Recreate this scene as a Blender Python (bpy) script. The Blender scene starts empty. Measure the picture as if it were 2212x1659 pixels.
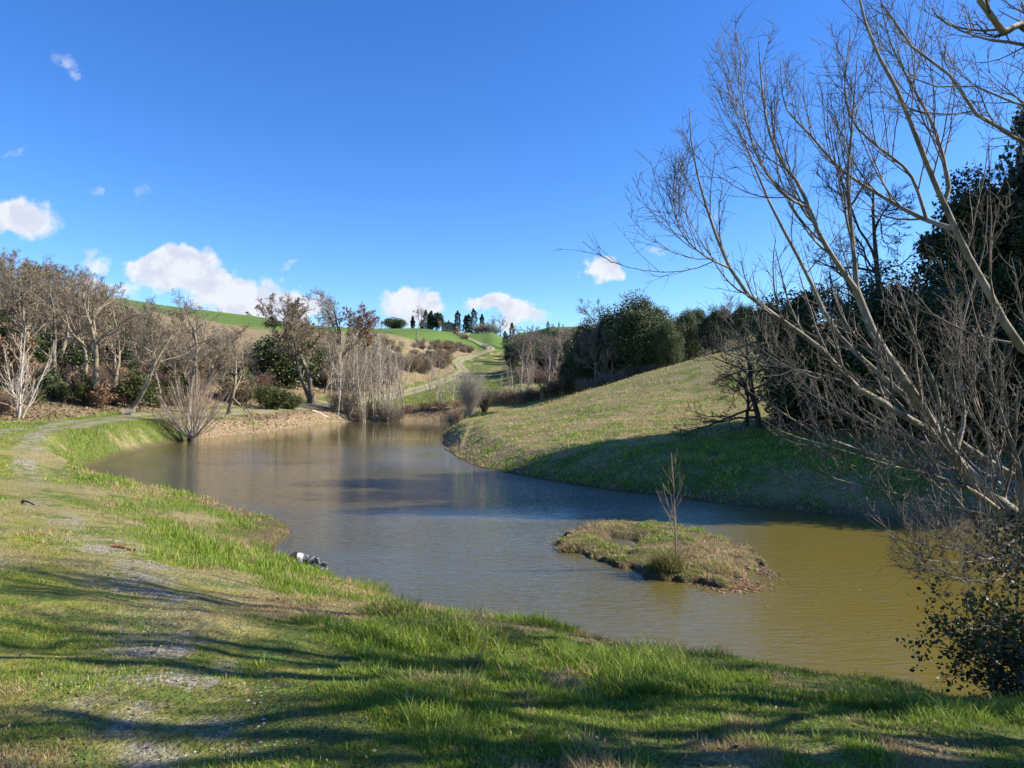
import bpy, math, random
import numpy as np
from mathutils import Vector

R_ = math.radians
sc = bpy.context.scene
COL = sc.collection

# ------------------------------------------------------------------ camera
EYE = 3.5            # metres above the pond
F = 700.0            # focal length in pixels of a 1024 px wide picture
HOR = 395.0          # horizon row
cam_d = bpy.data.cameras.new('camera')
cam = bpy.data.objects.new('camera', cam_d)
COL.objects.link(cam)
cam_d.sensor_width = 36.0
cam_d.lens = 36.0 * F / 1024.0
cam_d.clip_start = 0.05
cam_d.clip_end = 6000
cam.location = (0, 0, EYE)
cam.rotation_euler = (R_(90) + math.atan((HOR - 384) / F), 0, 0)
sc.camera = cam

# ------------------------------------------------------------------ light
SUN_EL, SUN_AZ = 33.0, 88.0     # azimuth clockwise from +Y
sun_d = bpy.data.lights.new('sun', 'SUN')
sun_d.energy = 5.0
sun_d.angle = R_(0.53)
sun_d.color = (1.0, 0.93, 0.82)
sun = bpy.data.objects.new('sun', sun_d)
COL.objects.link(sun)
sd_ = Vector((math.sin(R_(SUN_AZ)) * math.cos(R_(SUN_EL)), math.cos(R_(SUN_AZ)) * math.cos(R_(SUN_EL)), math.sin(R_(SUN_EL))))
sun.rotation_euler = sd_.to_track_quat('Z', 'Y').to_euler()
sun.location = (60, 0, 60)

sc.view_settings.view_transform = 'Standard'
sc.view_settings.look = 'None'
sc.view_settings.exposure = 1.15
sc.view_settings.gamma = 1.0
sc.view_settings.use_curve_mapping = False
sc.cycles.max_bounces = 6
sc.cycles.transparent_max_bounces = 8
sc.cycles.diffuse_bounces = 3
sc.cycles.glossy_bounces = 3
sc.cycles.caustics_reflective = False
sc.cycles.caustics_refractive = False


class NT:
    """small helper to wire shader nodes"""
    def __init__(s, tree):
        s.t = tree
        s.n = tree.nodes
        s.l = tree.links

    def node(s, typ, **kw):
        nd = s.n.new(typ)
        for k, v in kw.items():
            setattr(nd, k, v)
        return nd

    def put(s, sock, v):
        if hasattr(v, 'is_output') or hasattr(v, 'links'):
            s.l.new(v, sock)
        elif v is not None:
            if hasattr(sock.default_value, '__len__') and not hasattr(v, '__len__'):
                v = [v] * len(sock.default_value)
            if hasattr(sock.default_value, '__len__') and len(sock.default_value) == 4 and len(v) == 3:
                v = (*v, 1)
            sock.default_value = v

    def math(s, op, a, b=None, c=None, clamp=False):
        nd = s.node('ShaderNodeMath', operation=op, use_clamp=clamp)
        s.put(nd.inputs[0], a)
        if b is not None: s.put(nd.inputs[1], b)
        if c is not None: s.put(nd.inputs[2], c)
        return nd.outputs[0]

    def vmath(s, op, a, b=None, out=0):
        nd = s.node('ShaderNodeVectorMath', operation=op)
        s.put(nd.inputs[0], a)
        if b is not None: s.put(nd.inputs[1], b)
        return nd.outputs[out]

    def mix(s, f, a, b, blend='MIX'):
        nd = s.node('ShaderNodeMix', data_type='RGBA', blend_type=blend)
        s.put(nd.inputs[0], f); s.put(nd.inputs[6], a); s.put(nd.inputs[7], b)
        return nd.outputs[2]

    def noise(s, vec, scale, detail=4, rough=0.55, dist=0.0, out=0):
        nd = s.node('ShaderNodeTexNoise')
        if vec is not None: s.l.new(vec, nd.inputs['Vector'])
        nd.inputs['Scale'].default_value = scale
        nd.inputs['Detail'].default_value = detail
        nd.inputs['Roughness'].default_value = rough
        nd.inputs['Distortion'].default_value = dist
        return nd.outputs[out]

    def voro(s, vec, scale, out='Color', feature='F1'):
        nd = s.node('ShaderNodeTexVoronoi', feature=feature)
        if vec is not None: s.l.new(vec, nd.inputs['Vector'])
        nd.inputs['Scale'].default_value = scale
        return nd.outputs[out]

    def step(s, v, a, b, c=0.0, d=1.0):
        nd = s.node('ShaderNodeMapRange', interpolation_type='SMOOTHSTEP')
        s.put(nd.inputs[0], v)
        for i, q in enumerate((a, b, c, d)): s.put(nd.inputs[i + 1], q)
        return nd.outputs[0]

    def map(s, vec, loc=(0, 0, 0), rot=(0, 0, 0), scale=(1, 1, 1)):
        nd = s.node('ShaderNodeMapping')
        s.l.new(vec, nd.inputs[0])
        nd.inputs[1].default_value = loc; nd.inputs[2].default_value = rot; nd.inputs[3].default_value = scale
        return nd.outputs[0]


# ------------------------------------------------------------------ world: sky with clouds
world = bpy.data.worlds.new('World')
sc.world = world
world.use_nodes = True
W = NT(world.node_tree)
W.n.clear()
sky = W.node('ShaderNodeTexSky', sky_type='NISHITA')
sky.sun_disc = False
sky.sun_elevation = R_(SUN_EL)
sky.sun_rotation = R_(SUN_AZ)
sky.altitude = 300
sky.air_density = 1.0
sky.dust_density = 0.25
sky.ozone_density = 2.2
SKY_STR = 0.092
tc = W.node('ShaderNodeTexCoord')
sepd = W.node('ShaderNodeSeparateXYZ')
W.l.new(tc.outputs['Generated'], sepd.inputs[0])
hs = W.node('ShaderNodeHueSaturation')
hs.inputs['Hue'].default_value = 0.512
hs.inputs['Saturation'].default_value = 1.30
hs.inputs['Value'].default_value = 1.0
W.l.new(sky.outputs[0], hs.inputs['Color'])
gam = W.mix(1.0, hs.outputs[0], (0.78, 0.99, 1.15), 'MULTIPLY')
yy = W.math('MAXIMUM', sepd.outputs[1], 0.02)
u = W.math('DIVIDE', sepd.outputs[0], yy)
v = W.math('DIVIDE', sepd.outputs[2], yy)
comb = W.node('ShaderNodeCombineXYZ')
W.l.new(u, comb.inputs[0]); W.l.new(v, comb.inputs[1])
uv = comb.outputs[0]
wn = W.node('ShaderNodeTexNoise')
W.l.new(uv, wn.inputs['Vector'])
wn.inputs['Scale'].default_value = 9; wn.inputs['Detail'].default_value = 7; wn.inputs['Roughness'].default_value = 0.6
wob = W.vmath('SCALE', W.vmath('SUBTRACT', wn.outputs[1], (0.5, 0.5, 0.5)), None)
wob.node.inputs['Scale'].default_value = 0.13
uvw = W.vmath('ADD', uv, wob)
# cloud bank positions as directions: (x, y of a 2212 wide picture, radii, density)
CL = [(25, 478, 120, 62, 1.0), (375, 580, 110, 64, 1.2), (330, 566, 60, 40, 1.0), (460, 618, 100, 52, 1.1), (530, 630, 105, 72, 1.25), (610, 672, 90, 46, 1.2), (225, 552, 62, 34, .45),
      (195, 598, 75, 40, .7), (280, 620, 90, 40, .45), (865, 660, 60, 34, .7), (905, 678, 62, 36, .8), (1085, 668, 92, 40, 1.0), (1130, 690, 80, 30, .9), (1292, 582, 56, 44, 1.15), (1318, 592, 36, 30, 1.0),
      (140, 128, 60, 34, .30), (162, 145, 24, 26, .30), (193, 398, 42, 34, .30), (300, 404, 36, 34, .28), (22, 330, 55, 20, .33), (640, 578, 56, 20, .30), (1420, 515, 44, 20, .30), (1540, 478, 50, 36, .26), (1180, 640, 50, 20, .2)]
dens = None
lit = None
for (cx, cy, rx, ry, am) in CL:
    c = ((cx * .4629 - 512) / F, (HOR - cy * .4629) / F, 0)
    q = W.vmath('MULTIPLY', W.vmath('SUBTRACT', uvw, c), (F / (rx * .41), F / (ry * .385), 0))
    d = W.math('MULTIPLY', W.math('SUBTRACT', 1.25, W.vmath('LENGTH', q, None, 1), clamp=True), am)
    dens = d if dens is None else W.math('MAXIMUM', dens, d)
fine = W.noise(uv, 26, 8, 0.62)
dn = W.math('ADD', dens, W.math('MULTIPLY', W.math('SUBTRACT', fine, 0.5), 0.55))
alpha = W.step(dn, 0.20, 0.62)
alpha = W.math('MULTIPLY', alpha, W.step(dens, 0.0, 0.25))
alpha = W.math('MULTIPLY', alpha, W.step(sepd.outputs[1], 0.02, 0.1))
# light side of the puffs: compare density here and a little up and to the right
uv2 = W.vmath('ADD', uv, (0.012, 0.02, 0))
f2 = W.noise(uv2, 26, 5, 0.55)
f1 = W.noise(uv, 26, 5, 0.55)
puff = W.step(W.math('SUBTRACT', f1, f2), -0.10, 0.12)
edge = W.step(dn, 0.9, 0.35)
shade = W.math('ADD', W.math('MULTIPLY', puff, 0.6), W.math('MULTIPLY', edge, 0.3), clamp=True)
ccol = W.mix(shade, (0.72, 0.75, 0.86), (1.0, 1.0, 1.0))
bg1 = W.node('ShaderNodeBackground'); W.l.new(gam, bg1.inputs[0]); bg1.inputs[1].default_value = SKY_STR
bg2 = W.node('ShaderNodeBackground'); W.l.new(ccol, bg2.inputs[0]); bg2.inputs[1].default_value = 0.46
mxw = W.node('ShaderNodeMixShader')
W.l.new(W.math('MULTIPLY', alpha, 0.93), mxw.inputs[0]); W.l.new(bg1.outputs[0], mxw.inputs[1]); W.l.new(bg2.outputs[0], mxw.inputs[2])
wo = W.node('ShaderNodeOutputWorld')
W.l.new(mxw.outputs[0], wo.inputs[0])


# ------------------------------------------------------------------ helpers
def tag(o, label=None, cat=None, group=None, kind=None):
    if label: o['label'] = label
    if cat: o['category'] = cat
    if group: o['group'] = group
    if kind: o['kind'] = kind
    return o


def mesh_np(name, V, Q, mat, parent=None, T=None, smooth=True, attrs=None):
    """V (n,3); Q (m,4) quads; T (k,3) triangles; attrs {name:(n,4)}"""
    V = np.asarray(V, np.float32).reshape(-1, 3)
    me = bpy.data.meshes.new(name)
    nq = 0 if Q is None else len(Q)
    nt = 0 if T is None else len(T)
    me.vertices.add(len(V))
    me.vertices.foreach_set('co', V.ravel())
    idx = np.concatenate([np.asarray(Q, np.int32).ravel() if nq else np.zeros(0, np.int32), np.asarray(T, np.int32).ravel() if nt else np.zeros(0, np.int32)])
    me.loops.add(len(idx))
    me.loops.foreach_set('vertex_index', idx)
    me.polygons.add(nq + nt)
    st = np.concatenate([np.arange(nq, dtype=np.int32) * 4, nq * 4 + np.arange(nt, dtype=np.int32) * 3])
    me.polygons.foreach_set('loop_start', st)
    me.polygons.foreach_set('use_smooth', np.full(nq + nt, smooth, dtype=bool))
    me.update(calc_edges=True)
    if attrs:
        for k, a in attrs.items():
            at_ = me.attributes.new(k, 'FLOAT_COLOR', 'POINT')
            a = np.asarray(a, np.float32)
            if a.shape[1] == 3: a = np.hstack([a, np.ones((len(a), 1), np.float32)])
            at_.data.foreach_set('color', a.ravel())
    me.materials.append(mat)
    o = bpy.data.objects.new(name, me)
    COL.objects.link(o)
    if parent is not None: o.parent = parent
    return o


def empty(name, loc=(0, 0, 0), rz=0.0, s=1.0):
    o = bpy.data.objects.new(name, None)
    COL.objects.link(o)
    o.location = loc
    o.rotation_euler = (0, 0, rz)
    o.scale = (s, s, s) if not hasattr(s, '__len__') else s
    o.empty_display_size = 0.3
    return o


def copy_tree(o, parent=None):
    c = o.copy()
    COL.objects.link(c)
    c.parent = parent
    for ch in list(o.children):
        copy_tree(ch, c)
    return c


class Proto:
    """a thing built once; the first placement uses the thing itself, later ones copies"""
    def __init__(s, root, h):
        s.root, s.h, s.used = root, h, False

    def place(s, x, y, z, rz, sc_, label, cat, group=None, tilt=(0, 0)):
        o = s.root if not s.used else copy_tree(s.root)
        s.used = True
        o.location = (x, y, z)
        o.rotation_euler = (tilt[0], tilt[1], rz)
        o.scale = sc_ if hasattr(sc_, '__len__') else (sc_, sc_, sc_)
        for k in ('group',):
            if k in o: del o[k]
        tag(o, label, cat, group)
        return o


def X(px, d):
    return (px - 512.0) / F * d


def P3(dx, dy, d):
    """point seen at (dx,dy) of a 2212 px wide picture, at depth d metres"""
    return (X(dx * .4629, d), d, EYE + (HOR - dy * .4629) / F * d)


# value noise
_rs = np.random.RandomState(7)
_tab = _rs.rand(256, 256)


def vnoise(x, y):
    xi = np.floor(x).astype(int); yi = np.floor(y).astype(int)
    fx = x - xi; fy = y - yi
    fx = fx * fx * (3 - 2 * fx); fy = fy * fy * (3 - 2 * fy)
    a = _tab[xi & 255, yi & 255]; b = _tab[(xi + 1) & 255, yi & 255]
    c = _tab[xi & 255, (yi + 1) & 255]; d = _tab[(xi + 1) & 255, (yi + 1) & 255]
    return (a * (1 - fx) + b * fx) * (1 - fy) + (c * (1 - fx) + d * fx) * fy


def fbm(x, y, o=4):
    s = 0; a = 0.5; t = 0
    for i in range(o):
        s = s + a * vnoise(x * 2 ** i + 17.3 * i, y * 2 ** i + 5.1 * i); t += a; a *= .5
    return s / t


def sstep(a, b, v):
    t = np.clip((v - a) / (b - a), 0, 1)
    return t * t * (3 - 2 * t)


def catmull(P, n, closed=False):
    P = np.asarray(P, float)
    out = []
    N = len(P)
    rng = range(N if closed else N - 1)
    for i in rng:
        if closed:
            p0, p1, p2, p3 = P[i - 1], P[i], P[(i + 1) % N], P[(i + 2) % N]
        else:
            p0, p1, p2, p3 = P[max(i - 1, 0)], P[i], P[i + 1], P[min(i + 2, N - 1)]
        for t in np.arange(n) / n:
            out.append(.5 * ((2 * p1) + (-p0 + p2) * t + (2 * p0 - 5 * p1 + 4 * p2 - p3) * t * t + (-p0 + 3 * p1 - 3 * p2 + p3) * t ** 3))
    if not closed: out.append(P[-1])
    return np.array(out)


def seg_dist(x, y, L, closed=False):
    """distance of points to a polyline, and arclength-fraction"""
    best = np.full(x.shape, 1e9); par = np.zeros(x.shape)
    n = len(L)
    for i in range(n if closed else n - 1):
        a = L[i]; b = L[(i + 1) % n]
        d = b - a; q = (d * d).sum() + 1e-9
        t = np.clip(((x - a[0]) * d[0] + (y - a[1]) * d[1]) / q, 0, 1)
        r = (x - a[0] - t * d[0]) ** 2 + (y - a[1] - t * d[1]) ** 2
        m = r < best
        best = np.where(m, r, best); par = np.where(m, i + t, par)
    return np.sqrt(best), par


def inside(x, y, L):
    c = np.zeros(x.shape, bool)
    n = len(L)
    for i in range(n):
        x1, y1 = L[i]; x2, y2 = L[(i + 1) % n]
        if y1 == y2: continue
        m = ((y1 > y) != (y2 > y)) & (x < (x2 - x1) * (y - y1) / (y2 - y1) + x1)
        c ^= m
    return c


# ------------------------------------------------------------------ terrain
SHORE = [(-5.1, 15.3), (-3.6, 13.7), (-1.9, 11.8), (0.0, 10.0), (1.9, 8.9), (3.6, 7.7), (6, 6.9), (9, 6.3), (14, 6), (20, 8), (22, 12), (18, 15.5), (13.1, 17.9), (10.2, 19.4), (6.1, 23.3),
         (1.75, 28.5), (-2.3, 36), (-4.4, 47), (-6, 62), (-7, 80), (-8, 93), (-15, 95), (-22, 91), (-23.6, 80), (-23.2, 69), (-25.2, 55), (-23.3, 43.7), (-19.6, 32.0), (-15.3, 27.6), (-11.7, 25), (-7.4, 20.6), (-5.8, 18)]
shore = catmull(SHORE, 6, True)
shore = shore + np.stack([(fbm(shore[:, 0] * .8, shore[:, 1] * .8, 2) - .5), (fbm(shore[:, 0] * .8 + 40, shore[:, 1] * .8, 2) - .5)], 1) * 0.5

CP = [(0, 0, 1.9), (0, 3, 1.85), (-3, 4, 1.9), (3, 2.5, 1.8), (4.2, 5.5, 1.08), (3.5, 4.7, 1.36), (0.1, 7.8, 1.0), (1.7, 6.4, 1.1), (-1.5, 9.7, .72), (2.9, 5.4, 1.24), (-3.5, 11.5, .8),
      (-4, 7, 1.75), (-7, 9, 1.85), (-8.6, 16.7, .8), (-6.5, 14, .95), (-12, 18, 1.15), (-15, 24, .62), (-19.4, 26.6, 1.6), (-23, 34.5, 1.6), (-26.2, 45, 1.6), (-27.5, 55, 1.6), (-28.9, 68, 1.6), (-29.3, 80, 1.65), (-28.4, 88, 1.8), (-25.9, 100, 2.2), (-22.9, 112, 2.65), (-21, 122, 3.2),
      (-18.9, 135, 4.2), (-16.9, 150, 5.6), (-14.6, 168, 7.6), (-12.7, 185, 9.6), (-15.5, 200, 12.6), (-14.4, 215, 14.7), (-10.4, 235, 17.4), (-7.5, 250, 19.7), (-12, 275, 23), (-20, 310, 28.7), (-23, 360, 35),
      (-34, 44, 2.0), (-33, 58, 2.3), (-40, 60, 3.6), (-52, 70, 7), (-58, 85, 12), (-70, 80, 14), (-50, 100, 9), (-35, 82, 3.0), (-42, 90, 6), (-36, 105, 5.5), (-33, 122, 7.5), (-60, 120, 13), (-30, 150, 12), (-35, 200, 21), (-27, 232, 23), (-45, 300, 31),
      (-90, 200, 27), (-138, 260, 37), (-87, 260, 30.3), (-168, 260, 41), (-65, 300, 32), (-47, 330, 35), (-39, 380, 38), (-23, 385, 37.8), (4, 385, 37.8), (26, 385, 38), (70, 385, 38), (-150, 150, 24), (-100, 60, 16), (-80, 40, 9),
      (-3.3, 190, 10.3), (5.2, 130, 4.4), (1.2, 105, 2.3), (-6, 100, 1.9), (-5, 110, 2.6), (-14, 105, 1.9), (0, 80, 1.5), (0, 70, 1.6), (2, 90, 1.9), (1.6, 160, 7.8), (12.8, 150, 6.5), (20, 120, 6), (30, 160, 15), (40, 200, 25), (15, 230, 22), (2, 262, 21.5), (8, 300, 28), (60, 130, 16),
      (-1, 40, 1.0), (0, 47, 1.6), (-.3, 60, 2.15), (5.7, 60, 3.45), (11.6, 60, 5.2), (17.8, 62, 7), (30, 62, 9), (12, 45, 3.6), (4, 45, 2.2), (3, 33, 1.25), (6, 28.5, 1.2), (10, 24, 1.1), (10, 31, 1.9), (14, 26, 1.7), (18, 22, 1.6), (20, 30, 3), (28, 30, 5), (30, 45, 8),
      (45, 30, 9), (25, 18, 2.5), (40, 12, 4), (10, 76, 4.3), (20, 76, 6.5), (25, 90, 9), (50, 80, 14), (8, 3, 1.6), (15, 0, 1.8), (10, -10, 2), (-10, -10, 2), (0, -25, 2), (-30, -20, 2), (-30, 10, 2.2), (-15, 5, 2.0), (-27, 24, 2.1), (-45, 40, 5), (-60, 15, 5),
      (30, -30, 2), (0, 700, 30), (-600, 700, 40), (600, 700, 40), (0, 2000, 25), (1500, 0, 20), (-1500, 0, 20), (0, -60, 2), (200, 100, 30), (100, 20, 14), (-300, 50, 25), (1200, 1800, 30), (-1200, 1800, 30), (60, 2, 5), (100, 385, 36), (60, 300, 29), (60, 210, 24), (45, 385, 37), (-10, 385, 37.8), (-28, 372, 36.8), (-12, 360, 35.4), (-25, 340, 32.6), (-18, 330, 31.2), (-40, 355, 36.6), (130, 250, 30)]
CP = np.array(CP, float)


def warp(x, y):
    return np.arcsinh(np.asarray(x) / 12.0), np.arcsinh((np.asarray(y) - 4) / 12.0)


def _phi(r2):
    return 0.5 * r2 * np.log(r2 + 1e-12)


_wx, _wy = warp(CP[:, 0], CP[:, 1])
_n = len(CP)
_A = _phi((_wx[:, None] - _wx) ** 2 + (_wy[:, None] - _wy) ** 2) + np.eye(_n) * 2e-3
_Pm = np.stack([np.ones(_n), _wx, _wy], 1)
_M = np.block([[_A, _Pm], [_Pm.T, np.zeros((3, 3))]])
_zc = np.arcsinh(CP[:, 2] / 3.0)
_sol = np.linalg.solve(_M, np.concatenate([_zc, np.zeros(3)]))

NX, NY = 561, 620
gx = 6 * np.sinh(np.linspace(-1, 1, NX) * 6.1)
gy = 4 + 5 * np.sinh(np.linspace(np.arcsinh(-64 / 5), np.arcsinh(2200 / 5), NY))
GX, GY = np.meshgrid(gx, gy, indexing='xy')       # shape (NY,NX)
x_, y_ = GX.ravel(), GY.ravel()
wx, wy = warp(x_, y_)
z_ = _sol[-3] + _sol[-2] * wx + _sol[-1] * wy
for i in range(_n):
    z_ = z_ + _sol[i] * _phi((wx - _wx[i]) ** 2 + (wy - _wy[i]) ** 2)
z_ = np.sinh(z_) * 3.0
rad = np.hypot(x_, y_)
# relief of hummocks and furrows
z_ += (fbm(x_ * .25, y_ * .25, 3) - .5) * 0.35 * sstep(8, 40, rad)
z_ += (fbm(x_ * 1.3, y_ * 1.3, 3) - .5) * 0.16 * (1 - sstep(30, 90, rad))
z_ += (fbm(x_ * 5, y_ * 5, 2) - .5) * 0.05 * (1 - sstep(10, 25, rad))
z_ += (fbm(x_ * .03, y_ * .03, 3) - .5) * 3.0 * sstep(70, 160, rad) * sstep(30, 110, np.abs(x_ + 15))
near = (np.abs(x_) < 60) & (y_ > -5) & (y_ < 130)
sdist = np.full(x_.shape, 50.0)
dd, _ = seg_dist(x_[near], y_[near], shore, True)
ins = inside(x_[near], y_[near], shore)
sdist[near] = np.where(ins, -dd, dd)
bw = 2.1 - .6 * (x_ < -12) * sstep(28, 34, y_) + 1.6 * sstep(12.5, 15, y_) * (x_ < 0) * (1 - sstep(-6, -1, x_)) * (1 - sstep(21, 25, y_)) + 0.6 * sstep(19, 24, y_) * (x_ > -3)
prof = sstep(-.35, 1, sdist / bw)
prof0 = sstep(-.35, 1, 0.0)
z_ = np.where(sdist >= 0, 0.02 + np.maximum(z_, 0.25) * np.clip((prof - prof0) / (1 - prof0), 0, 1), -0.02 - 0.7 * sstep(0, 2.5, -sdist))
GZ = z_.reshape(NY, NX)


def H(x, y, grid=None):
    """height of the terrain mesh"""
    g = GZ if grid is None else grid
    x = np.atleast_1d(np.asarray(x, float)); y = np.atleast_1d(np.asarray(y, float))
    i = np.clip(np.searchsorted(gx, x) - 1, 0, NX - 2); j = np.clip(np.searchsorted(gy, y) - 1, 0, NY - 2)
    fx = (x - gx[i]) / (gx[i + 1] - gx[i]); fy = (y - gy[j]) / (gy[j + 1] - gy[j])
    return (g[j, i] * (1 - fx) + g[j, i + 1] * fx) * (1 - fy) + (g[j + 1, i] * (1 - fx) + g[j + 1, i + 1] * fx) * fy


def h1(x, y): return float(H(x, y)[0])


SD = sdist.reshape(NY, NX)

PATH = [(-1.9, -12), (-1.9, -5), (-1.9, 0), (-2.3, 2.8), (-3.2, 4.8), (-5.6, 8.2), (-9.4, 12.8), (-14.6, 20), (-19.4, 26.8), (-23.9, 34.5), (-27.4, 45), (-28.9, 55), (-29.6, 68), (-29.6, 80), (-28.4, 88), (-25.9, 100),
        (-22.9, 112), (-21, 122), (-18.9, 135), (-16.9, 150), (-14.6, 168), (-12.7, 185), (-15.6, 200), (-14.4, 215), (-10.4, 235), (-7.5, 252), (-12, 277), (-20, 310), (-23, 360), (-24, 400)]
path = catmull(PATH, 6)
PD = seg_dist(x_, y_, path)[0].reshape(NY, NX)


def zones(x, y):
    """r green, g leaf litter, b path, a field of winter wheat"""
    pdist = H(x, y, PD); sdd = H(x, y, SD)
    r = np.hypot(x, y)
    n1 = fbm(x * .9 + 3, y * .9, 4); n2 = fbm(x * .22 + 9, y * .22 + 4, 3)
    green = 0.42 + (n1 - .5) * 1.5 + (n2 - .5) * .9
    green += 0.36 * (1 - sstep(6.5, 10.5, r)) * sstep(-3.0, -.9, x)               # lush foreground
    green -= 0.30 * np.exp(-((x + 1.2) / 1.4) ** 2 - ((y - 7.2) / 1.2) ** 2) * 1.6
    green += 0.20 * np.exp(-((x + 5.2) / 2.2) ** 2 - ((y - 11.) / 2.6) ** 2)
    green -= 0.16 * (1 - sstep(.2, 1.2, sdd)) * (y > 9)
    green += .16 * (x < -6) * (y > 18) * (y < 60)
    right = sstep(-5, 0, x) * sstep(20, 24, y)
    green = green * (1 - right) + right * (.33 + .16 * (1 - sstep(28, 34, y)) + (n1 - .5) * .9 + (n2 - .5) * .35)  # greener, darker nearer the water: the wood's shade put into the colour
    litter = np.zeros_like(x)
    # under the woods on the left, and along the far bank
    wood = sstep(-30, -34, x + 0.06 * (y - 40)) * sstep(36, 44, y) * (1 - sstep(150, 190, y))
    litter = np.maximum(litter, wood)
    litter = np.maximum(litter, sstep(2.4, 3.6, pdist) * (x < -24) * sstep(38, 50, y) * (1 - sstep(120, 150, y)) * (x < -28 + 0 * y) * 1.0)
    bankf = (1 - sstep(6, 8, sdd)) * sstep(52, 60, y) * (1 - sstep(-8, -5, x)) * sstep(1.6, 2.4, pdist)
    bankf *= 1 - 0.9 * np.exp(-((y - 66) / 6.) ** 2) * sstep(1.2, 2.8, sdd)
    litter = np.maximum(litter, bankf)
    rb_ = right * (1 - sstep(29, 33, y))  # right bank in the wood's shadow, its ground coloured darker to carry the shade
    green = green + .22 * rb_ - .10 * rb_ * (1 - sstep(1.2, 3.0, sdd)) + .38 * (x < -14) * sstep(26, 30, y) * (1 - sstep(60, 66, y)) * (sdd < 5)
    litter = np.maximum(litter, sstep(11.2, 13.5, x) * sstep(15, 19, y) * (1 - sstep(33, 36, y)) * .9)
    slope = sstep(102, 112, y) * (1 - sstep(240, 262, y)) * sstep(1.8, 3.2, pdist) * (x < np.interp(y, path[:, 1], path[:, 0]))
    litter = np.maximum(litter, slope * (.45 + .5 * (fbm(x * .12, y * .12, 3) > .48)))
    field = sstep(240, 262, y) * (1 - sstep(0, 30, x - 60)) + sstep(-52, -62, x + .0 * y) * sstep(165, 185, y)
    field = field + sstep(192, 208, y) * sstep(10, 14, np.interp(y, path[:, 1], path[:, 0]) - x)
    field = np.clip(field, 0, 1)
    green = green + .22 * sstep(95, 105, y)
    gravel = (1 - sstep(1.15, 1.9, pdist + (n1 - .5) * .9))
    return np.stack([np.clip(green, 0, 1), np.clip(litter * (1 - field), 0, 1), gravel, field], 1)


# ------------------------------------------------------------------ materials
def new_mat(name):
    m = bpy.data.materials.new(name)
    m.use_nodes = True
    t = NT(m.node_tree)
    b = t.n['Principled BSDF']
    return m, t, b


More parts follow.
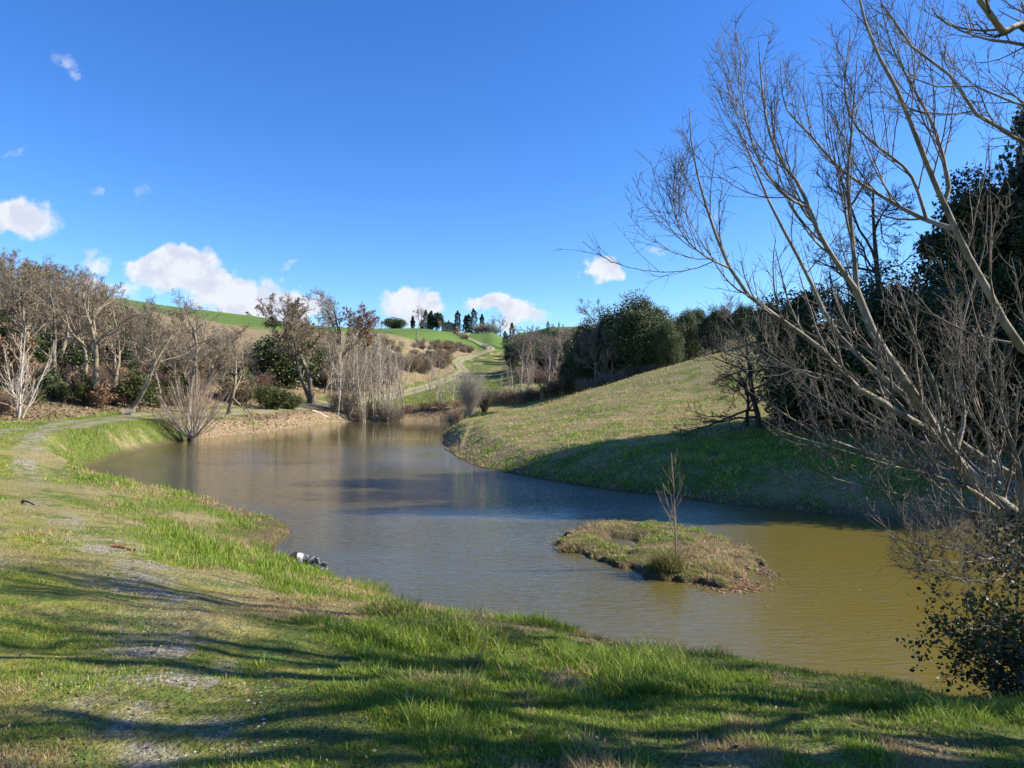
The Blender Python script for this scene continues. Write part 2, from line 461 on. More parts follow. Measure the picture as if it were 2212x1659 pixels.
def ground_material(is_path):
    m, t, b = new_mat('path_surface' if is_path else 'ground_surface')
    geo = t.node('ShaderNodeNewGeometry')
    pos = geo.outputs['Position']
    at_ = t.node('ShaderNodeAttribute', attribute_name='zone')
    sep = t.node('ShaderNodeSeparateColor'); t.l.new(at_.outputs['Color'], sep.inputs[0])
    gr, li, pa, fi = sep.outputs[0], sep.outputs[1], sep.outputs[2], at_.outputs['Alpha']
    n_f = t.noise(pos, 14, 6, .65)
    n_m = t.noise(pos, 3.1, 5, .6)
    n_l = t.noise(pos, .5, 4, .55)
    n_x = t.noise(pos, 45, 3, .6)
    dry = t.mix(n_f, (0.15, 0.12, 0.055), (0.47, 0.40, 0.19))
    grn = t.mix(n_f, (0.045, 0.065, 0.014), (0.19, 0.23, 0.045))
    grn = t.mix(t.step(n_m, .5, .68), grn, (0.10, 0.17, 0.03))
    gm = t.step(t.math('ADD', gr, t.math('MULTIPLY', t.math('SUBTRACT', n_m, .5), 1.3)), .25, .68)
    base = t.mix(gm, dry, grn)
    base = t.mix(t.math('MULTIPLY', t.step(n_x, .46, .62), .75), base, (0.06, 0.045, 0.025))
    wet_shade = t.node('ShaderNodeSeparateXYZ'); t.l.new(pos, wet_shade.inputs[0])  # dark low band: damp shore soil, plus bank shade put into the colour
    base = t.mix(t.math('MULTIPLY', t.step(t.math('ADD', wet_shade.outputs[2], t.math('MULTIPLY', t.math('SUBTRACT', n_m, .5), .5)), .42, .04), .85), base, (0.085, 0.06, 0.035))
    vc = t.voro(pos, 9, 'Color')
    sv = t.node('ShaderNodeSeparateColor'); t.l.new(vc, sv.inputs[0])
    lit_ = t.mix(sv.outputs[0], (0.11, 0.07, 0.04), (0.36, 0.26, 0.165))
    lit_ = t.mix(t.step(sv.outputs[1], .8, .9), lit_, (0.09, 0.12, 0.03))
    lit_ = t.mix(t.step(n_l, .58, .68), lit_, grn)
    lm = t.step(t.math('ADD', li, t.math('MULTIPLY', t.math('SUBTRACT', n_m, .5), .9)), .3, .6)
    base = t.mix(lm, base, lit_)
    fld = t.mix(t.noise(pos, .06, 4, .6), (0.050, 0.105, 0.016), (0.105, 0.165, 0.032))
    wv = t.node('ShaderNodeTexWave'); t.l.new(t.map(pos, rot=(0, 0, R_(62))), wv.inputs[0]); wv.inputs['Scale'].default_value = .14; wv.inputs['Distortion'].default_value = 1.5
    fld = t.mix(t.math('MULTIPLY', wv.outputs['Fac'], .25), fld, (0.15, 0.17, 0.05))
    base = t.mix(fi, base, fld)
    if is_path:
        pc = t.voro(pos, 38, 'Color')
        sp = t.node('ShaderNodeSeparateColor'); t.l.new(pc, sp.inputs[0])
        grav = t.mix(sp.outputs[0], (0.17, 0.148, 0.11), (0.40, 0.36, 0.285))
        grav = t.mix(t.step(n_x, .5, .64), grav, (0.13, 0.11, 0.075))
        moss = t.mix(n_f, (0.10, 0.105, 0.015), (0.33, 0.31, 0.03))
        trk = t.node('ShaderNodeAttribute', attribute_name='track')      # r wheel-track mask, g far stretch
        st = t.node('ShaderNodeSeparateColor'); t.l.new(trk.outputs['Color'], st.inputs[0])
        mm = t.step(t.math('ADD', t.math('MULTIPLY', t.math('SUBTRACT', n_m, .5), 2.0), t.math('MULTIPLY', t.math('SUBTRACT', n_l, .5), 1.2)), -.30, .14)
        gm2 = t.math('MULTIPLY', st.outputs[0], t.math('ADD', t.math('MULTIPLY', t.math('SUBTRACT', 1.0, mm), .95), st.outputs[1], clamp=True))
        pathc = t.mix(t.step(t.math('ADD', n_m, t.math('MULTIPLY', n_l, .4)), .55, .85), moss, base)
        pathc = t.mix(gm2, pathc, grav)
        base = t.mix(pa, base, pathc)
    t.l.new(base, b.inputs['Base Color'])
    b.inputs['Roughness'].default_value = .95
    b.inputs['Specular IOR Level'].default_value = .15
    bp = t.node('ShaderNodeBump')
    hgt = t.math('ADD', n_f, t.math('ADD', t.math('MULTIPLY', n_x, .5), t.math('MULTIPLY', n_m, 1.6)))
    t.l.new(hgt, bp.inputs['Height']); bp.inputs['Strength'].default_value = .9; bp.inputs['Distance'].default_value = .07
    t.l.new(bp.outputs[0], b.inputs['Normal'])
    return m


def bark_material(name, c1, c2, scale=6, lichen=None, band=False):
    m, t, b = new_mat(name)
    tcn = t.node('ShaderNodeTexCoord')
    pos = tcn.outputs['Object']
    n = t.noise(t.map(pos, scale=(1, 1, .35)), scale, 5, .65)
    c = t.mix(t.step(n, .32, .68), c1, c2)
    if lichen:
        c = t.mix(t.step(t.noise(pos, 3.3, 4, .6), .52, .64), c, lichen)
    if band:
        n2 = t.noise(t.map(pos, scale=(1, 1, 6)), 3.0, 3, .6)
        c = t.mix(t.step(n2, .60, .68), c, (0.06, 0.05, 0.04))
    oi = t.node('ShaderNodeObjectInfo')
    c = t.mix(1.0, c, t.mix(oi.outputs['Random'], (.78, .78, .80), (1.12, 1.06, 1.0)), 'MULTIPLY')
    t.l.new(c, b.inputs['Base Color'])
    b.inputs['Roughness'].default_value = .85
    b.inputs['Specular IOR Level'].default_value = .25
    bp = t.node('ShaderNodeBump'); t.l.new(n, bp.inputs['Height']); bp.inputs['Strength'].default_value = .5; bp.inputs['Distance'].default_value = .02
    t.l.new(bp.outputs[0], b.inputs['Normal'])
    return m


def leaf_material(name, dark, light, extra=None, rough=.5, trans=.25):
    """colour varies leaf by leaf with the attribute 'vary' (r) """
    m, t, b = new_mat(name)
    a = t.node('ShaderNodeAttribute', attribute_name='vary')
    s = t.node('ShaderNodeSeparateColor'); t.l.new(a.outputs['Color'], s.inputs[0])
    c = t.mix(s.outputs[0], dark, light)
    if extra:
        c = t.mix(t.step(s.outputs[1], .86, .9), c, extra)
    oi = t.node('ShaderNodeObjectInfo')
    c = t.mix(1.0, c, t.mix(oi.outputs['Random'], (.80, .82, .82), (1.15, 1.08, .95)), 'MULTIPLY')
    t.l.new(c, b.inputs['Base Color'])
    b.inputs['Roughness'].default_value = rough
    b.inputs['Specular IOR Level'].default_value = .3
    if trans > 0:
        tr = t.node('ShaderNodeBsdfTranslucent'); t.l.new(c, tr.inputs[0])
        mx = t.node('ShaderNodeMixShader'); mx.inputs[0].default_value = trans
        t.l.new(b.outputs[0], mx.inputs[1]); t.l.new(tr.outputs[0], mx.inputs[2])
        t.l.new(mx.outputs[0], t.n['Material Output'].inputs[0])
    return m


def blade_material(name, rough=.55, trans=.35):
    """colour comes leaf by leaf from the attribute 'tint'"""
    m, t, b = new_mat(name)
    a = t.node('ShaderNodeAttribute', attribute_name='tint')
    t.l.new(a.outputs['Color'], b.inputs['Base Color'])
    b.inputs['Roughness'].default_value = rough
    b.inputs['Specular IOR Level'].default_value = .3
    tr = t.node('ShaderNodeBsdfTranslucent'); t.l.new(a.outputs['Color'], tr.inputs[0])
    mx = t.node('ShaderNodeMixShader'); mx.inputs[0].default_value = trans
    t.l.new(b.outputs[0], mx.inputs[1]); t.l.new(tr.outputs[0], mx.inputs[2])
    t.l.new(mx.outputs[0], t.n['Material Output'].inputs[0])
    return m


def plain(name, c1, c2, scale=5, rough=.8, detail=5):
    m, t, b = new_mat(name)
    tcn = t.node('ShaderNodeTexCoord')
    n = t.noise(tcn.outputs['Object'], scale, detail, .6)
    t.l.new(t.mix(t.step(n, .3, .7), c1, c2), b.inputs['Base Color'])
    b.inputs['Roughness'].default_value = rough
    b.inputs['Specular IOR Level'].default_value = .3
    return m


M = dict(
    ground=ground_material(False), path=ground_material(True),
    oak=bark_material('oak_bark', (0.10, 0.085, 0.065), (0.27, 0.235, 0.185), 5, (0.24, 0.23, 0.12)),
    oak_dark=bark_material('dark_bark', (0.035, 0.03, 0.025), (0.12, 0.10, 0.08), 5),
    twig=bark_material('twig_bark', (0.10, 0.083, 0.060), (0.27, 0.225, 0.168), 3),
    redtwig=bark_material('red_twig_bark', (0.16, 0.10, 0.07), (0.34, 0.24, 0.17), 3),
    greytwig=bark_material('grey_twig_bark', (0.14, 0.12, 0.09), (0.34, 0.295, 0.23), 3),
    pale=bark_material('pale_bark', (0.30, 0.26, 0.20), (0.58, 0.53, 0.44), 4),
    white=bark_material('white_bark', (0.32, 0.28, 0.22), (0.60, 0.55, 0.46), 4, None, True),
    poplar=bark_material('poplar_bark', (0.11, 0.098, 0.075), (0.31, 0.285, 0.23), 9, (0.22, 0.20, 0.12)),
    poplar_twig=bark_material('poplar_twig_bark', (0.085, 0.07, 0.05), (0.26, 0.225, 0.175), 5),
    holm=leaf_material('holm_oak_leaf', (0.030, 0.048, 0.018), (0.150, 0.185, 0.075), None, .58, .12),
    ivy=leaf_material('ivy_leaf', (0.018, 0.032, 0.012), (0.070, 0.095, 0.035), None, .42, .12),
    cyp=leaf_material('cypress_foliage', (0.012, 0.025, 0.012), (0.040, 0.062, 0.026), None, .7, .05),
    shrub=leaf_material('shrub_leaf', (0.03, 0.048, 0.014), (0.10, 0.12, 0.03), None, .5, .2),
    broom=leaf_material('broom_leaf', (0.05, 0.075, 0.02), (0.17, 0.18, 0.06), None, .6, .2),
    dead=leaf_material('dead_leaf', (0.14, 0.085, 0.045), (0.40, 0.27, 0.16), None, .7, .3),
    rust=leaf_material('rusty_leaf', (0.12, 0.05, 0.03), (0.30, 0.13, 0.07), None, .7, .3),
    bramble=leaf_material('bramble_leaf', (0.014, 0.024, 0.010), (0.065, 0.090, 0.028), (0.16, 0.08, 0.05), .5, .2),
    blade=blade_material('grass_blade'),
)

# ------------------------------------------------------------------ ground mesh
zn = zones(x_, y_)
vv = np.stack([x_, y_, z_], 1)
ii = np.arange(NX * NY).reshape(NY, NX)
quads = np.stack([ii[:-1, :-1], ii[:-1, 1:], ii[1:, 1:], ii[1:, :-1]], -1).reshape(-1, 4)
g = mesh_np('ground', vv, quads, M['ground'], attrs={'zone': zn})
tag(g, kind='structure')

# path ribbon draped on the ground
pl = catmull(PATH, 40)
keep = [0]
for i in range(1, len(pl)):
    d = np.linalg.norm(pl[i] - pl[keep[-1]])
    if d > 0.12 + 0.006 * abs(pl[i][1]): keep.append(i)
pl = pl[keep]
tg = np.gradient(pl, axis=0); tg /= np.linalg.norm(tg, axis=1)[:, None]
nr = np.stack([-tg[:, 1], tg[:, 0]], 1)
offs = np.concatenate([np.linspace(-2.0, 2.0, 41)])
PX = pl[:, None, 0] + nr[:, None, 0] * offs[None]; PY = pl[:, None, 1] + nr[:, None, 1] * offs[None]
dist = np.hypot(PX, PY)
PZ = H(PX.ravel(), PY.ravel()).reshape(PX.shape) + 0.004 + 0.0005 * dist + 0.08 * sstep(90, 250, dist)
npl, no = PX.shape
edge_ = np.abs(offs) > 1.95
PZ[:, edge_] -= 0.03
ii = np.arange(npl * no).reshape(npl, no)
q = np.stack([ii[:-1, :-1], ii[1:, :-1], ii[1:, 1:], ii[:-1, 1:]], -1).reshape(-1, 4)
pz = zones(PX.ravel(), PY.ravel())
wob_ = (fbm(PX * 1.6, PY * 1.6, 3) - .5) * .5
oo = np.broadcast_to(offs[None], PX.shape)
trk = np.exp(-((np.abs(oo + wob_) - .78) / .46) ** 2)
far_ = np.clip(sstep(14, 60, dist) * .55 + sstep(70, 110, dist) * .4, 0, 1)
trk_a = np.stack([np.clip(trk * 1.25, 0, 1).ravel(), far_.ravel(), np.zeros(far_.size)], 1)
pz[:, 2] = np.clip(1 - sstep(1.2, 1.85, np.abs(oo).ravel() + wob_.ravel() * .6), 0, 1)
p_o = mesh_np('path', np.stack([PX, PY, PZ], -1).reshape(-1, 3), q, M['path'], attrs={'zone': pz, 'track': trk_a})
tag(p_o, kind='structure')

# ------------------------------------------------------------------ water
m, t, b = new_mat('pond_water')
geo = t.node('ShaderNodeNewGeometry'); pos = geo.outputs['Position']
big = t.noise(pos, .09, 3, .5)
b.inputs['Base Color'].default_value = (0.285, 0.205, 0.045, 1)
sy = t.node('ShaderNodeSeparateXYZ'); t.l.new(pos, sy.inputs[0])
silt = t.step(t.math('ADD', t.math('SUBTRACT', sy.outputs[0], t.math('MULTIPLY', sy.outputs[1], .35)), t.math('MULTIPLY', big, 3.0)), -4.5, 3.5)
t.l.new(t.mix(silt, (0.080, 0.069, 0.026), (0.120, 0.095, 0.020)), b.inputs['Base Color'])
b.inputs['IOR'].default_value = 1.33
b.inputs['Roughness'].default_value = .04
b.inputs['Specular IOR Level'].default_value = .5
w1 = t.noise(t.map(pos, rot=(0, 0, R_(12)), scale=(1.2, 4.6, 1)), 1.9, 3, .55, .8)
w2 = t.noise(t.map(pos, rot=(0, 0, R_(-18)), scale=(1, 2.2, 1)), 5.5, 3, .5, .4)
calm = t.noise(t.map(pos, scale=(.5, 1.3, 1)), .16, 3, .55)
am = t.math('MULTIPLY', t.step(calm, .30, .62, .35, 1.0), t.step(sy.outputs[1], 34, 58, 1.0, .12))
gust = t.math('MULTIPLY', t.step(sy.outputs[1], 20, 24), t.step(sy.outputs[1], 36, 30))
am = t.math('ADD', am, t.math('MULTIPLY', gust, 2.0))
hgt = t.math('MULTIPLY', t.math('ADD', w1, t.math('MULTIPLY', w2, .35)), am)
bp = t.node('ShaderNodeBump'); t.l.new(hgt, bp.inputs['Height']); bp.inputs['Strength'].default_value = 1.0; bp.inputs['Distance'].default_value = .026
t.l.new(bp.outputs[0], b.inputs['Normal'])
M['water'] = m
sh2 = catmull(SHORE, 6, True)
sx = np.linspace(-34, 30, 65); sy_ = np.linspace(3, 100, 98)
SX, SY = np.meshgrid(sx, sy_, indexing='ij')
ds, _ = seg_dist(SX.ravel(), SY.ravel(), shore, True)
sin_ = (inside(SX.ravel(), SY.ravel(), shore) | (ds < 2.0)).reshape(SX.shape)
Vw = np.stack([SX, SY, np.zeros_like(SX)], -1).reshape(-1, 3)
ii = np.arange(SX.size).reshape(SX.shape)
qs = np.stack([ii[:-1, :-1], ii[1:, :-1], ii[1:, 1:], ii[:-1, 1:]], -1)
kp = sin_[:-1, :-1] & sin_[1:, :-1] & sin_[1:, 1:] & sin_[:-1, 1:]
wt = mesh_np('water', Vw, qs[kp], M['water'])
tag(wt, kind='structure')


# ------------------------------------------------------------------ tubes and branches
def tubes(P, R, S):
    """P (B,N,3) polylines, R (B,N) radii -> verts, quads"""
    B, N, _ = P.shape
    T = np.gradient(P, axis=1)
    T /= np.linalg.norm(T, axis=2, keepdims=True) + 1e-9
    ax = P[:, -1] - P[:, 0]
    ref = np.zeros((B, 3)); k = np.argmin(np.abs(ax), axis=1); ref[np.arange(B), k] = 1
    U = np.cross(T, ref[:, None, :]); U /= np.linalg.norm(U, axis=2, keepdims=True) + 1e-9
    Wv = np.cross(T, U)
    a = np.arange(S) * 2 * np.pi / S
    V = P[:, :, None, :] + R[:, :, None, None] * (np.cos(a)[None, None, :, None] * U[:, :, None, :] + np.sin(a)[None, None, :, None] * Wv[:, :, None, :])
    ii = np.arange(B * N * S).reshape(B, N, S)
    j = np.roll(np.arange(S), -1)
    Q = np.stack([ii[:, :-1, :], ii[:, :-1][:, :, j], ii[:, 1:][:, :, j], ii[:, 1:, :]], -1).reshape(-1, 4)
    return V.reshape(-1, 3), Q


def join(parts):
    Vs, Qs, o = [], [], 0
    for V, Q in parts:
        Vs.append(V); Qs.append(Q + o); o += len(V)
    return np.concatenate(Vs), np.concatenate(Qs)


def interp(P, t):
    """P (B,N,3) or (B,N); t (B,) in 0..1"""
    N = P.shape[1]
    f = np.clip(t, 0, .9999) * (N - 1); i = f.astype(int); w = f - i
    b = np.arange(len(P))
    if P.ndim == 3: w = w[:, None]
    return P[b, i] * (1 - w) + P[b, i + 1] * w


def norm(v): return v / (np.linalg.norm(v, axis=-1, keepdims=True) + 1e-9)


def grow(r, P, Rr, n, t0, t1, ang, L, Mn, up=0.1, gnarl=.15, rr=.55, rmin=.004, ltip=.5, lvar=.35, abs_len=False, rbase=None):
    """n children on every parent branch"""
    B = len(P)
    Pp = np.repeat(P, n, 0); Rp = np.repeat(Rr, n, 0)
    k = B * n
    t = t0 + (t1 - t0) * ((np.tile(np.arange(n), B) + r.rand(k)) / n)
    s = interp(Pp, t); dirp = norm(interp(np.gradient(Pp, axis=1), t))
    rad = interp(Rp, t)
    plen = np.linalg.norm(np.diff(Pp, axis=1), axis=2).sum(1)
    rv = norm(r.randn(k, 3)); side = norm(np.cross(dirp, rv))
    an = np.radians(ang) * (1 + .3 * r.randn(k)); an = np.clip(an, .1, 1.8)[:, None]
    d = norm(dirp * np.cos(an) + side * np.sin(an))
    Ln = (L if abs_len else L * plen) * (1 - (1 - ltip) * (t - t0) / (t1 - t0 + 1e-6)) * (1 + lvar * (r.rand(k) * 2 - 1))
    st = (Ln / (Mn - 1))[:, None]
    pts = [s]; cur = s
    for j in range(Mn - 1):
        d = norm(d + gnarl * r.randn(k, 3) + np.array([0, 0, up]))
        cur = cur + d * st
        pts.append(cur)
    P2 = np.stack(pts, 1)
    r0 = np.maximum(rad * rr, rmin) if rbase is None else np.full(k, rbase)
    r0 = np.minimum(r0, np.maximum(rad * .9, rmin))
    R2 = r0[:, None] * np.linspace(1, .35, Mn)[None]
    return P2, np.maximum(R2, rmin * .55)


def leaves(r, C, size, flat=.0, aspect=1.5):
    """quads at centres C"""
    n = len(C)
    a = norm(r.randn(n, 3)); b_ = norm(np.cross(a, r.randn(n, 3)))
    s = (size * (.6 + .8 * r.rand(n)))[:, None]
    a = a * s * .5 * aspect; b_ = b_ * s * .5
    V = np.stack([C - a, C - b_ * .9, C + a, C + b_ * .9], 1).reshape(-1, 3)
    Q = np.arange(4 * n).reshape(n, 4)
    vary = np.repeat(np.stack([r.rand(n), r.rand(n), r.rand(n)], 1), 4, 0)
    return V, Q, vary


def leaf_obj(name, r, C, size, mat, parent, aspect=1.5):
    V, Q, va = leaves(r, C, size, aspect=aspect)
    return mesh_np(name, V, Q, mat, parent, smooth=False, attrs={'vary': va})


def tip_points(r, P, per, spread):
    k = np.repeat(P, per, 0)
    t = .3 + .7 * r.rand(len(k))
    return interp(k, t) + r.randn(len(k), 3) * spread


def bare_tree(seed, h, r0, fork=.4, nl=7, spread=48, gn=.22, mats=('oak', 'twig'), tw=(7, 7, 6), rmin=.012, lean=(0, 0), dead=0, up=.06, ivy=0, stems=1, deadmat='dead'):
    r = np.random.RandomState(seed)
    root = empty('tree')
    Ts = []; Rs = []
    for s in range(stems):
        N = 12
        d = np.array([lean[0] + (r.rand() - .5) * (.5 if stems > 1 else .1), lean[1] + (r.rand() - .5) * (.5 if stems > 1 else .1), 1.0]); d /= np.linalg.norm(d)
        p = np.array([0, 0, -.25]) + (r.randn(3) * [.12, .12, 0] if stems > 1 else 0); pts = [p]
        for j in range(N - 1):
            d = norm(d + np.array([*(r.randn(2) * gn * .45), .06]))
            p = p + d * h * .80 / (N - 1); pts.append(p)
        Ts.append(pts); Rs.append(r0 * (1 if s == 0 else .75) * np.linspace(1.15, .18, N) ** 1.0)
    T = np.array(Ts); TR = np.array(Rs)
    TR[:, 0] *= 1.35
    A, AR = grow(r, T, TR, nl, fork, .98, spread, .52, 9, up, gn, .62, rmin, .55)
    Bp, BR = grow(r, A, AR, tw[0], .22, 1, 42, .48, 6, up, gn * .9, .6, rmin, .5)
    Cp, CR = grow(r, Bp, BR, tw[1], .2, 1, 40, .50, 5, up, gn * .8, .6, rmin, .5)
    Dp, DR = grow(r, Cp, CR, tw[2], .2, 1, 38, .62, 4, up, gn * .7, .7, rmin * .8, .5)
    V, Q = join([tubes(T, TR, 7), tubes(A, AR, 5)])
    mesh_np('trunk', V, Q, M[mats[0]], root)
    V, Q = join([tubes(Bp, BR, 4), tubes(Cp, CR, 3), tubes(Dp, DR, 3)])
    mesh_np('crown', V, Q, M[mats[1]], root)
    if dead:
        k = r.permutation(len(Dp))[:int(len(Dp) * min(dead, 1.0))]
        C = tip_points(r, Dp[k], 2, .06)
        leaf_obj('dead_leaves', r, C, .10, M[deadmat], root)
    if ivy:
        base = T[:, :7]
        k = np.repeat(base, ivy, 0); tt = r.rand(len(k)) ** .8
        C = interp(k, tt) + norm(r.randn(len(k), 3)) * (.12 + .35 * r.rand(len(k), 1))
        leaf_obj('ivy', r, C, .13, M['ivy'], root)
    zt = max(V[:, 2])
    return Proto(root, zt)


def evergreen(seed, h, w, mats=('oak_dark', 'holm'), lumps=46, per=330, leaf=.17, base=.12, shape=1.0, lr=.2, name='tree'):
    r = np.random.RandomState(seed)
    root = empty(name)
    N = 9
    pts = np.stack([np.cumsum(r.randn(N)) * w * .02, np.cumsum(r.randn(N)) * w * .02, np.linspace(-.25, h * .85, N)], 1)
    T = pts[None]; TR = np.linspace(h * .028, h * .006, N)[None]
    A, AR = grow(r, T, TR, 12, .15, .95, 55, .42 * w / h * 1.6, 6, .08, .2, .5, .02, .5)
    V, Q = join([tubes(T, TR, 7), tubes(A, AR, 4)])
    mesh_np('trunk', V, Q, M[mats[0]], root)
    # lumps spread through a lopsided crown
    u = norm(r.randn(lumps, 3)); rad = (.45 + .5 * r.rand(lumps))[:, None]
    cz = h * (base + (1 - base) * .5)
    C0 = u * rad * np.array([w * .5, w * .5, h * (1 - base) * .5])
    fz = (C0[:, 2] / (h * (1 - base) * .5))
    C0[:, :2] *= (1 - shape * .35 * np.clip(fz, -1, 1))[:, None]
    C0[:, 2] += cz
    lrad = w * lr * (.6 + .8 * r.rand(lumps))
    k = np.repeat(np.arange(lumps), per)
    dirs = norm(r.randn(len(k), 3))
    rr = (.35 + .7 * r.rand(len(k)) ** .6)
    wob = .75 + .5 * r.rand(lumps, 3)
    C = C0[k] + dirs * wob[k] * (lrad[k] * rr)[:, None]
    C = C + r.randn(len(C), 3) * lrad[k][:, None] * .08
    C = C[C[:, 2] > .1]
    leaf_obj('crown', r, C, leaf, M[mats[1]], root)
    return Proto(root, C[:, 2].max())


def cypress(seed, h, w, name='cypress', bend=0):
    r = np.random.RandomState(seed)
    root = empty(name)
    T = np.stack([np.zeros(5), np.zeros(5), np.linspace(-.2, h * .9, 5)], 1)[None]
    V, Q = tubes(T, np.linspace(.14, .04, 5)[None], 6)
    mesh_np('trunk', V, Q, M['oak_dark'], root)
    n = 1200
    t = r.rand(n) ** .8
    prof = np.interp(t, [0, .08, .3, .6, .85, 1], [.35, .8, 1, .8, .45, .06]) * (1 + .22 * np.sin(t * 23 + r.rand() * 6))
    a = r.rand(n) * 2 * np.pi
    lop = 1 + .25 * np.sin(a * 2 + t * 9) + .12 * np.sin(a * 5 + t * 31)
    rr = w * .5 * prof * lop * (.5 + .5 * r.rand(n) ** .4)
    C = np.stack([rr * np.cos(a) + bend * h * np.sin(t * 3.0) * t, rr * np.sin(a), .15 + t * h], 1)
    leaf_obj('crown', r, C, .38, M['cyp'], root, aspect=2.0)
    return Proto(root, h)


def brush(seed, h, w, n=46, mat='greytwig', rmin=.012, leafc=0, leafm='dead', sub=(7, 5), name='bush', fan=40, leafs=.1):
    """many-stemmed bare bush"""
    r = np.random.RandomState(seed)
    root = empty(name)
    N = 7
    a = r.rand(n) * 2 * np.pi; sp = np.radians(fan) * np.sqrt(r.rand(n))
    d = np.stack([np.sin(sp) * np.cos(a), np.sin(sp) * np.sin(a), np.cos(sp)], 1)
    p = np.stack([r.randn(n) * w * .10, r.randn(n) * w * .10, np.full(n, -.08)], 1)
    Ln = h * (.6 + .45 * r.rand(n))[:, None]
    pts = [p]
    for j in range(N - 1):
        d = norm(d + .09 * r.randn(n, 3) + [0, 0, .05]); p = p + d * Ln / (N - 1); pts.append(p)
    A = np.stack(pts, 1); AR = (rmin * 1.9 * (.7 + .8 * r.rand(n)))[:, None] * np.linspace(1, .4, N)[None]
    B_, BR = grow(r, A, AR, sub[0], .2, 1, 32, .42, 5, .06, .12, .6, rmin, .5)
    C_, CR = grow(r, B_, BR, sub[1], .2, 1, 35, .5, 4, .06, .12, .7, rmin * .8, .5)
    V, Q = tubes(A, AR, 4)
    mesh_np('stems', V, Q, M[mat], root)
    V2, Q2 = join([tubes(B_, BR, 3), tubes(C_, CR, 3)])
    mesh_np('twigs', V2, Q2, M[mat], root)
    if leafc:
        C = tip_points(r, C_, leafc, .08)
        leaf_obj('leaves', r, C, leafs, M[leafm], root)
    return Proto(root, V2[:, 2].max())


def slim(seed, h, n_stem=1, mats=('pale', 'pale'), r0=.07, rmin=.012, spread=.12, nb=16, sub=5, ang=32):
    """slender young poplar, one or several stems"""
    r = np.random.RandomState(seed)
    root = empty('tree')
    N = 10; n = n_stem
    a = r.rand(n) * 2 * np.pi
    d = np.stack([np.cos(a) * spread * (.3 + r.rand(n)), np.sin(a) * spread * (.3 + r.rand(n)), np.ones(n)], 1); d = norm(d)
    p = np.stack([r.randn(n) * .12 * (n > 1), r.randn(n) * .12 * (n > 1), np.full(n, -.15)], 1)
    Ln = (h * np.linspace(1, .7, n))[:, None]
    pts = [p]
    for j in range(N - 1):
        d = norm(d + .035 * r.randn(n, 3) + [0, 0, .03]); p = p + d * Ln / (N - 1); pts.append(p)
    T = np.stack(pts, 1); TR = (r0 * np.linspace(1, .65, n))[:, None] * np.linspace(1, .16, N)[None]
    A, AR = grow(r, T, TR, nb, .12, .97, ang, .34, 6, .12, .11, .42, rmin, .35)
    B_, BR = grow(r, A, AR, sub, .15, 1, 32, .45, 4, .12, .08, .6, rmin, .5)
    V, Q = tubes(T, np.maximum(TR, rmin), 6)
    mesh_np('trunk', V, Q, M[mats[0]], root)
    V2, Q2 = join([tubes(A, AR, 3), tubes(B_, BR, 3)])
    mesh_np('crown', V2, Q2, M[mats[1]], root)
    return Proto(root, max(V[:, 2].max(), V2[:, 2].max()))


rnd = random.Random(11)


def put(pr, px, d, hgt, label, cat, group=None, rz=None, ws=1.0, dz=0.0, tilt=(0, 0)):
    """stand a thing of height hgt at bearing px and depth d"""
    x = X(px, d); s = hgt / pr.h
    return pr.place(x, d, h1(x, d) + dz, rnd.uniform(0, 6.28) if rz is None else rz, (s * ws, s * ws, s), label, cat, group, tilt)


def h_for(px, d, top):
    """height a thing at (px,d) needs for its top to reach picture row top"""
    return EYE + (HOR - top) / F * d - h1(X(px, d), d)

# ================================================================== the wood on the left
oaks = [bare_tree(21, 10, .19, .34, 8, 50, .24, dead=0, tw=(7, 7, 6)), bare_tree(22, 10, .17, .3, 9, 46, .22, tw=(7, 7, 6), rmin=.014),
        bare_tree(23, 10, .20, .38, 8, 55, .26, tw=(6, 7, 6), ivy=0), bare_tree(24, 10, .16, .25, 9, 44, .2, dead=.07, tw=(7, 7, 6)),
        bare_tree(25, 9, .15, .22, 10, 48, .2, mats=('oak', 'greytwig'), tw=(7, 7, 7), stems=2)]
TW = 'tree in the wood'
WOODL = 'bare grey-brown oak among many on the wooded slope left of the pond'
sky_px = [0, 35, 65, 110, 135, 160, 200, 250, 290, 340]
sky_py = [250, 255, 262, 276, 300, 313, 320, 328, 336, 342]
cells = []
for d in (64, 70, 77, 85, 94, 105):
    stepx = 4.4
    x = -0.80 * d
    while x < -31 - max(0, (d - 60)) * .10:
        cells.append((x + rnd.uniform(-1.3, 1.3), d + rnd.uniform(-2.5, 2.5)))
        x += stepx * rnd.uniform(.8, 1.3)
for (x, d) in cells:
    px = 512 + x / d * F
    if px < -40 or px > 345: continue
    top = np.interp(px, sky_px, sky_py) + rnd.uniform(-4, 22)
    hh = min(max(h_for(px, d, top), 2.5), 12.5)
    pr = oaks[rnd.choice([0, 1, 3, 4, 4, 1])]
    put(pr, px, d, hh, WOODL, 'tree', 'bare oaks of the left wood', ws=rnd.uniform(.9, 1.25))

for d in (116, 128, 142, 158):
    x = -.56 * d
    while x < -.24 * d:
        xx = x + rnd.uniform(-1.5, 1.5); px = 512 + xx / d * F
        top = np.interp(px, [130, 200, 250, 300, 350], [322, 326, 331, 338, 344]) + rnd.uniform(0, 10)
        base = HOR - (h1(xx, d) - EYE) / d * F
        if base > top + 3:
            hh = min(max(h_for(px, d, top), 2.0), 9.5)
            k = rnd.random()
            put([oaks[4], oaks[1], oaks[0]][rnd.randrange(3)], px, d, hh, 'leafless tree high on the brown slope below the green field', 'tree', 'leafless trees below the green field', ws=1.3)
        x += rnd.uniform(4.5, 7.5)
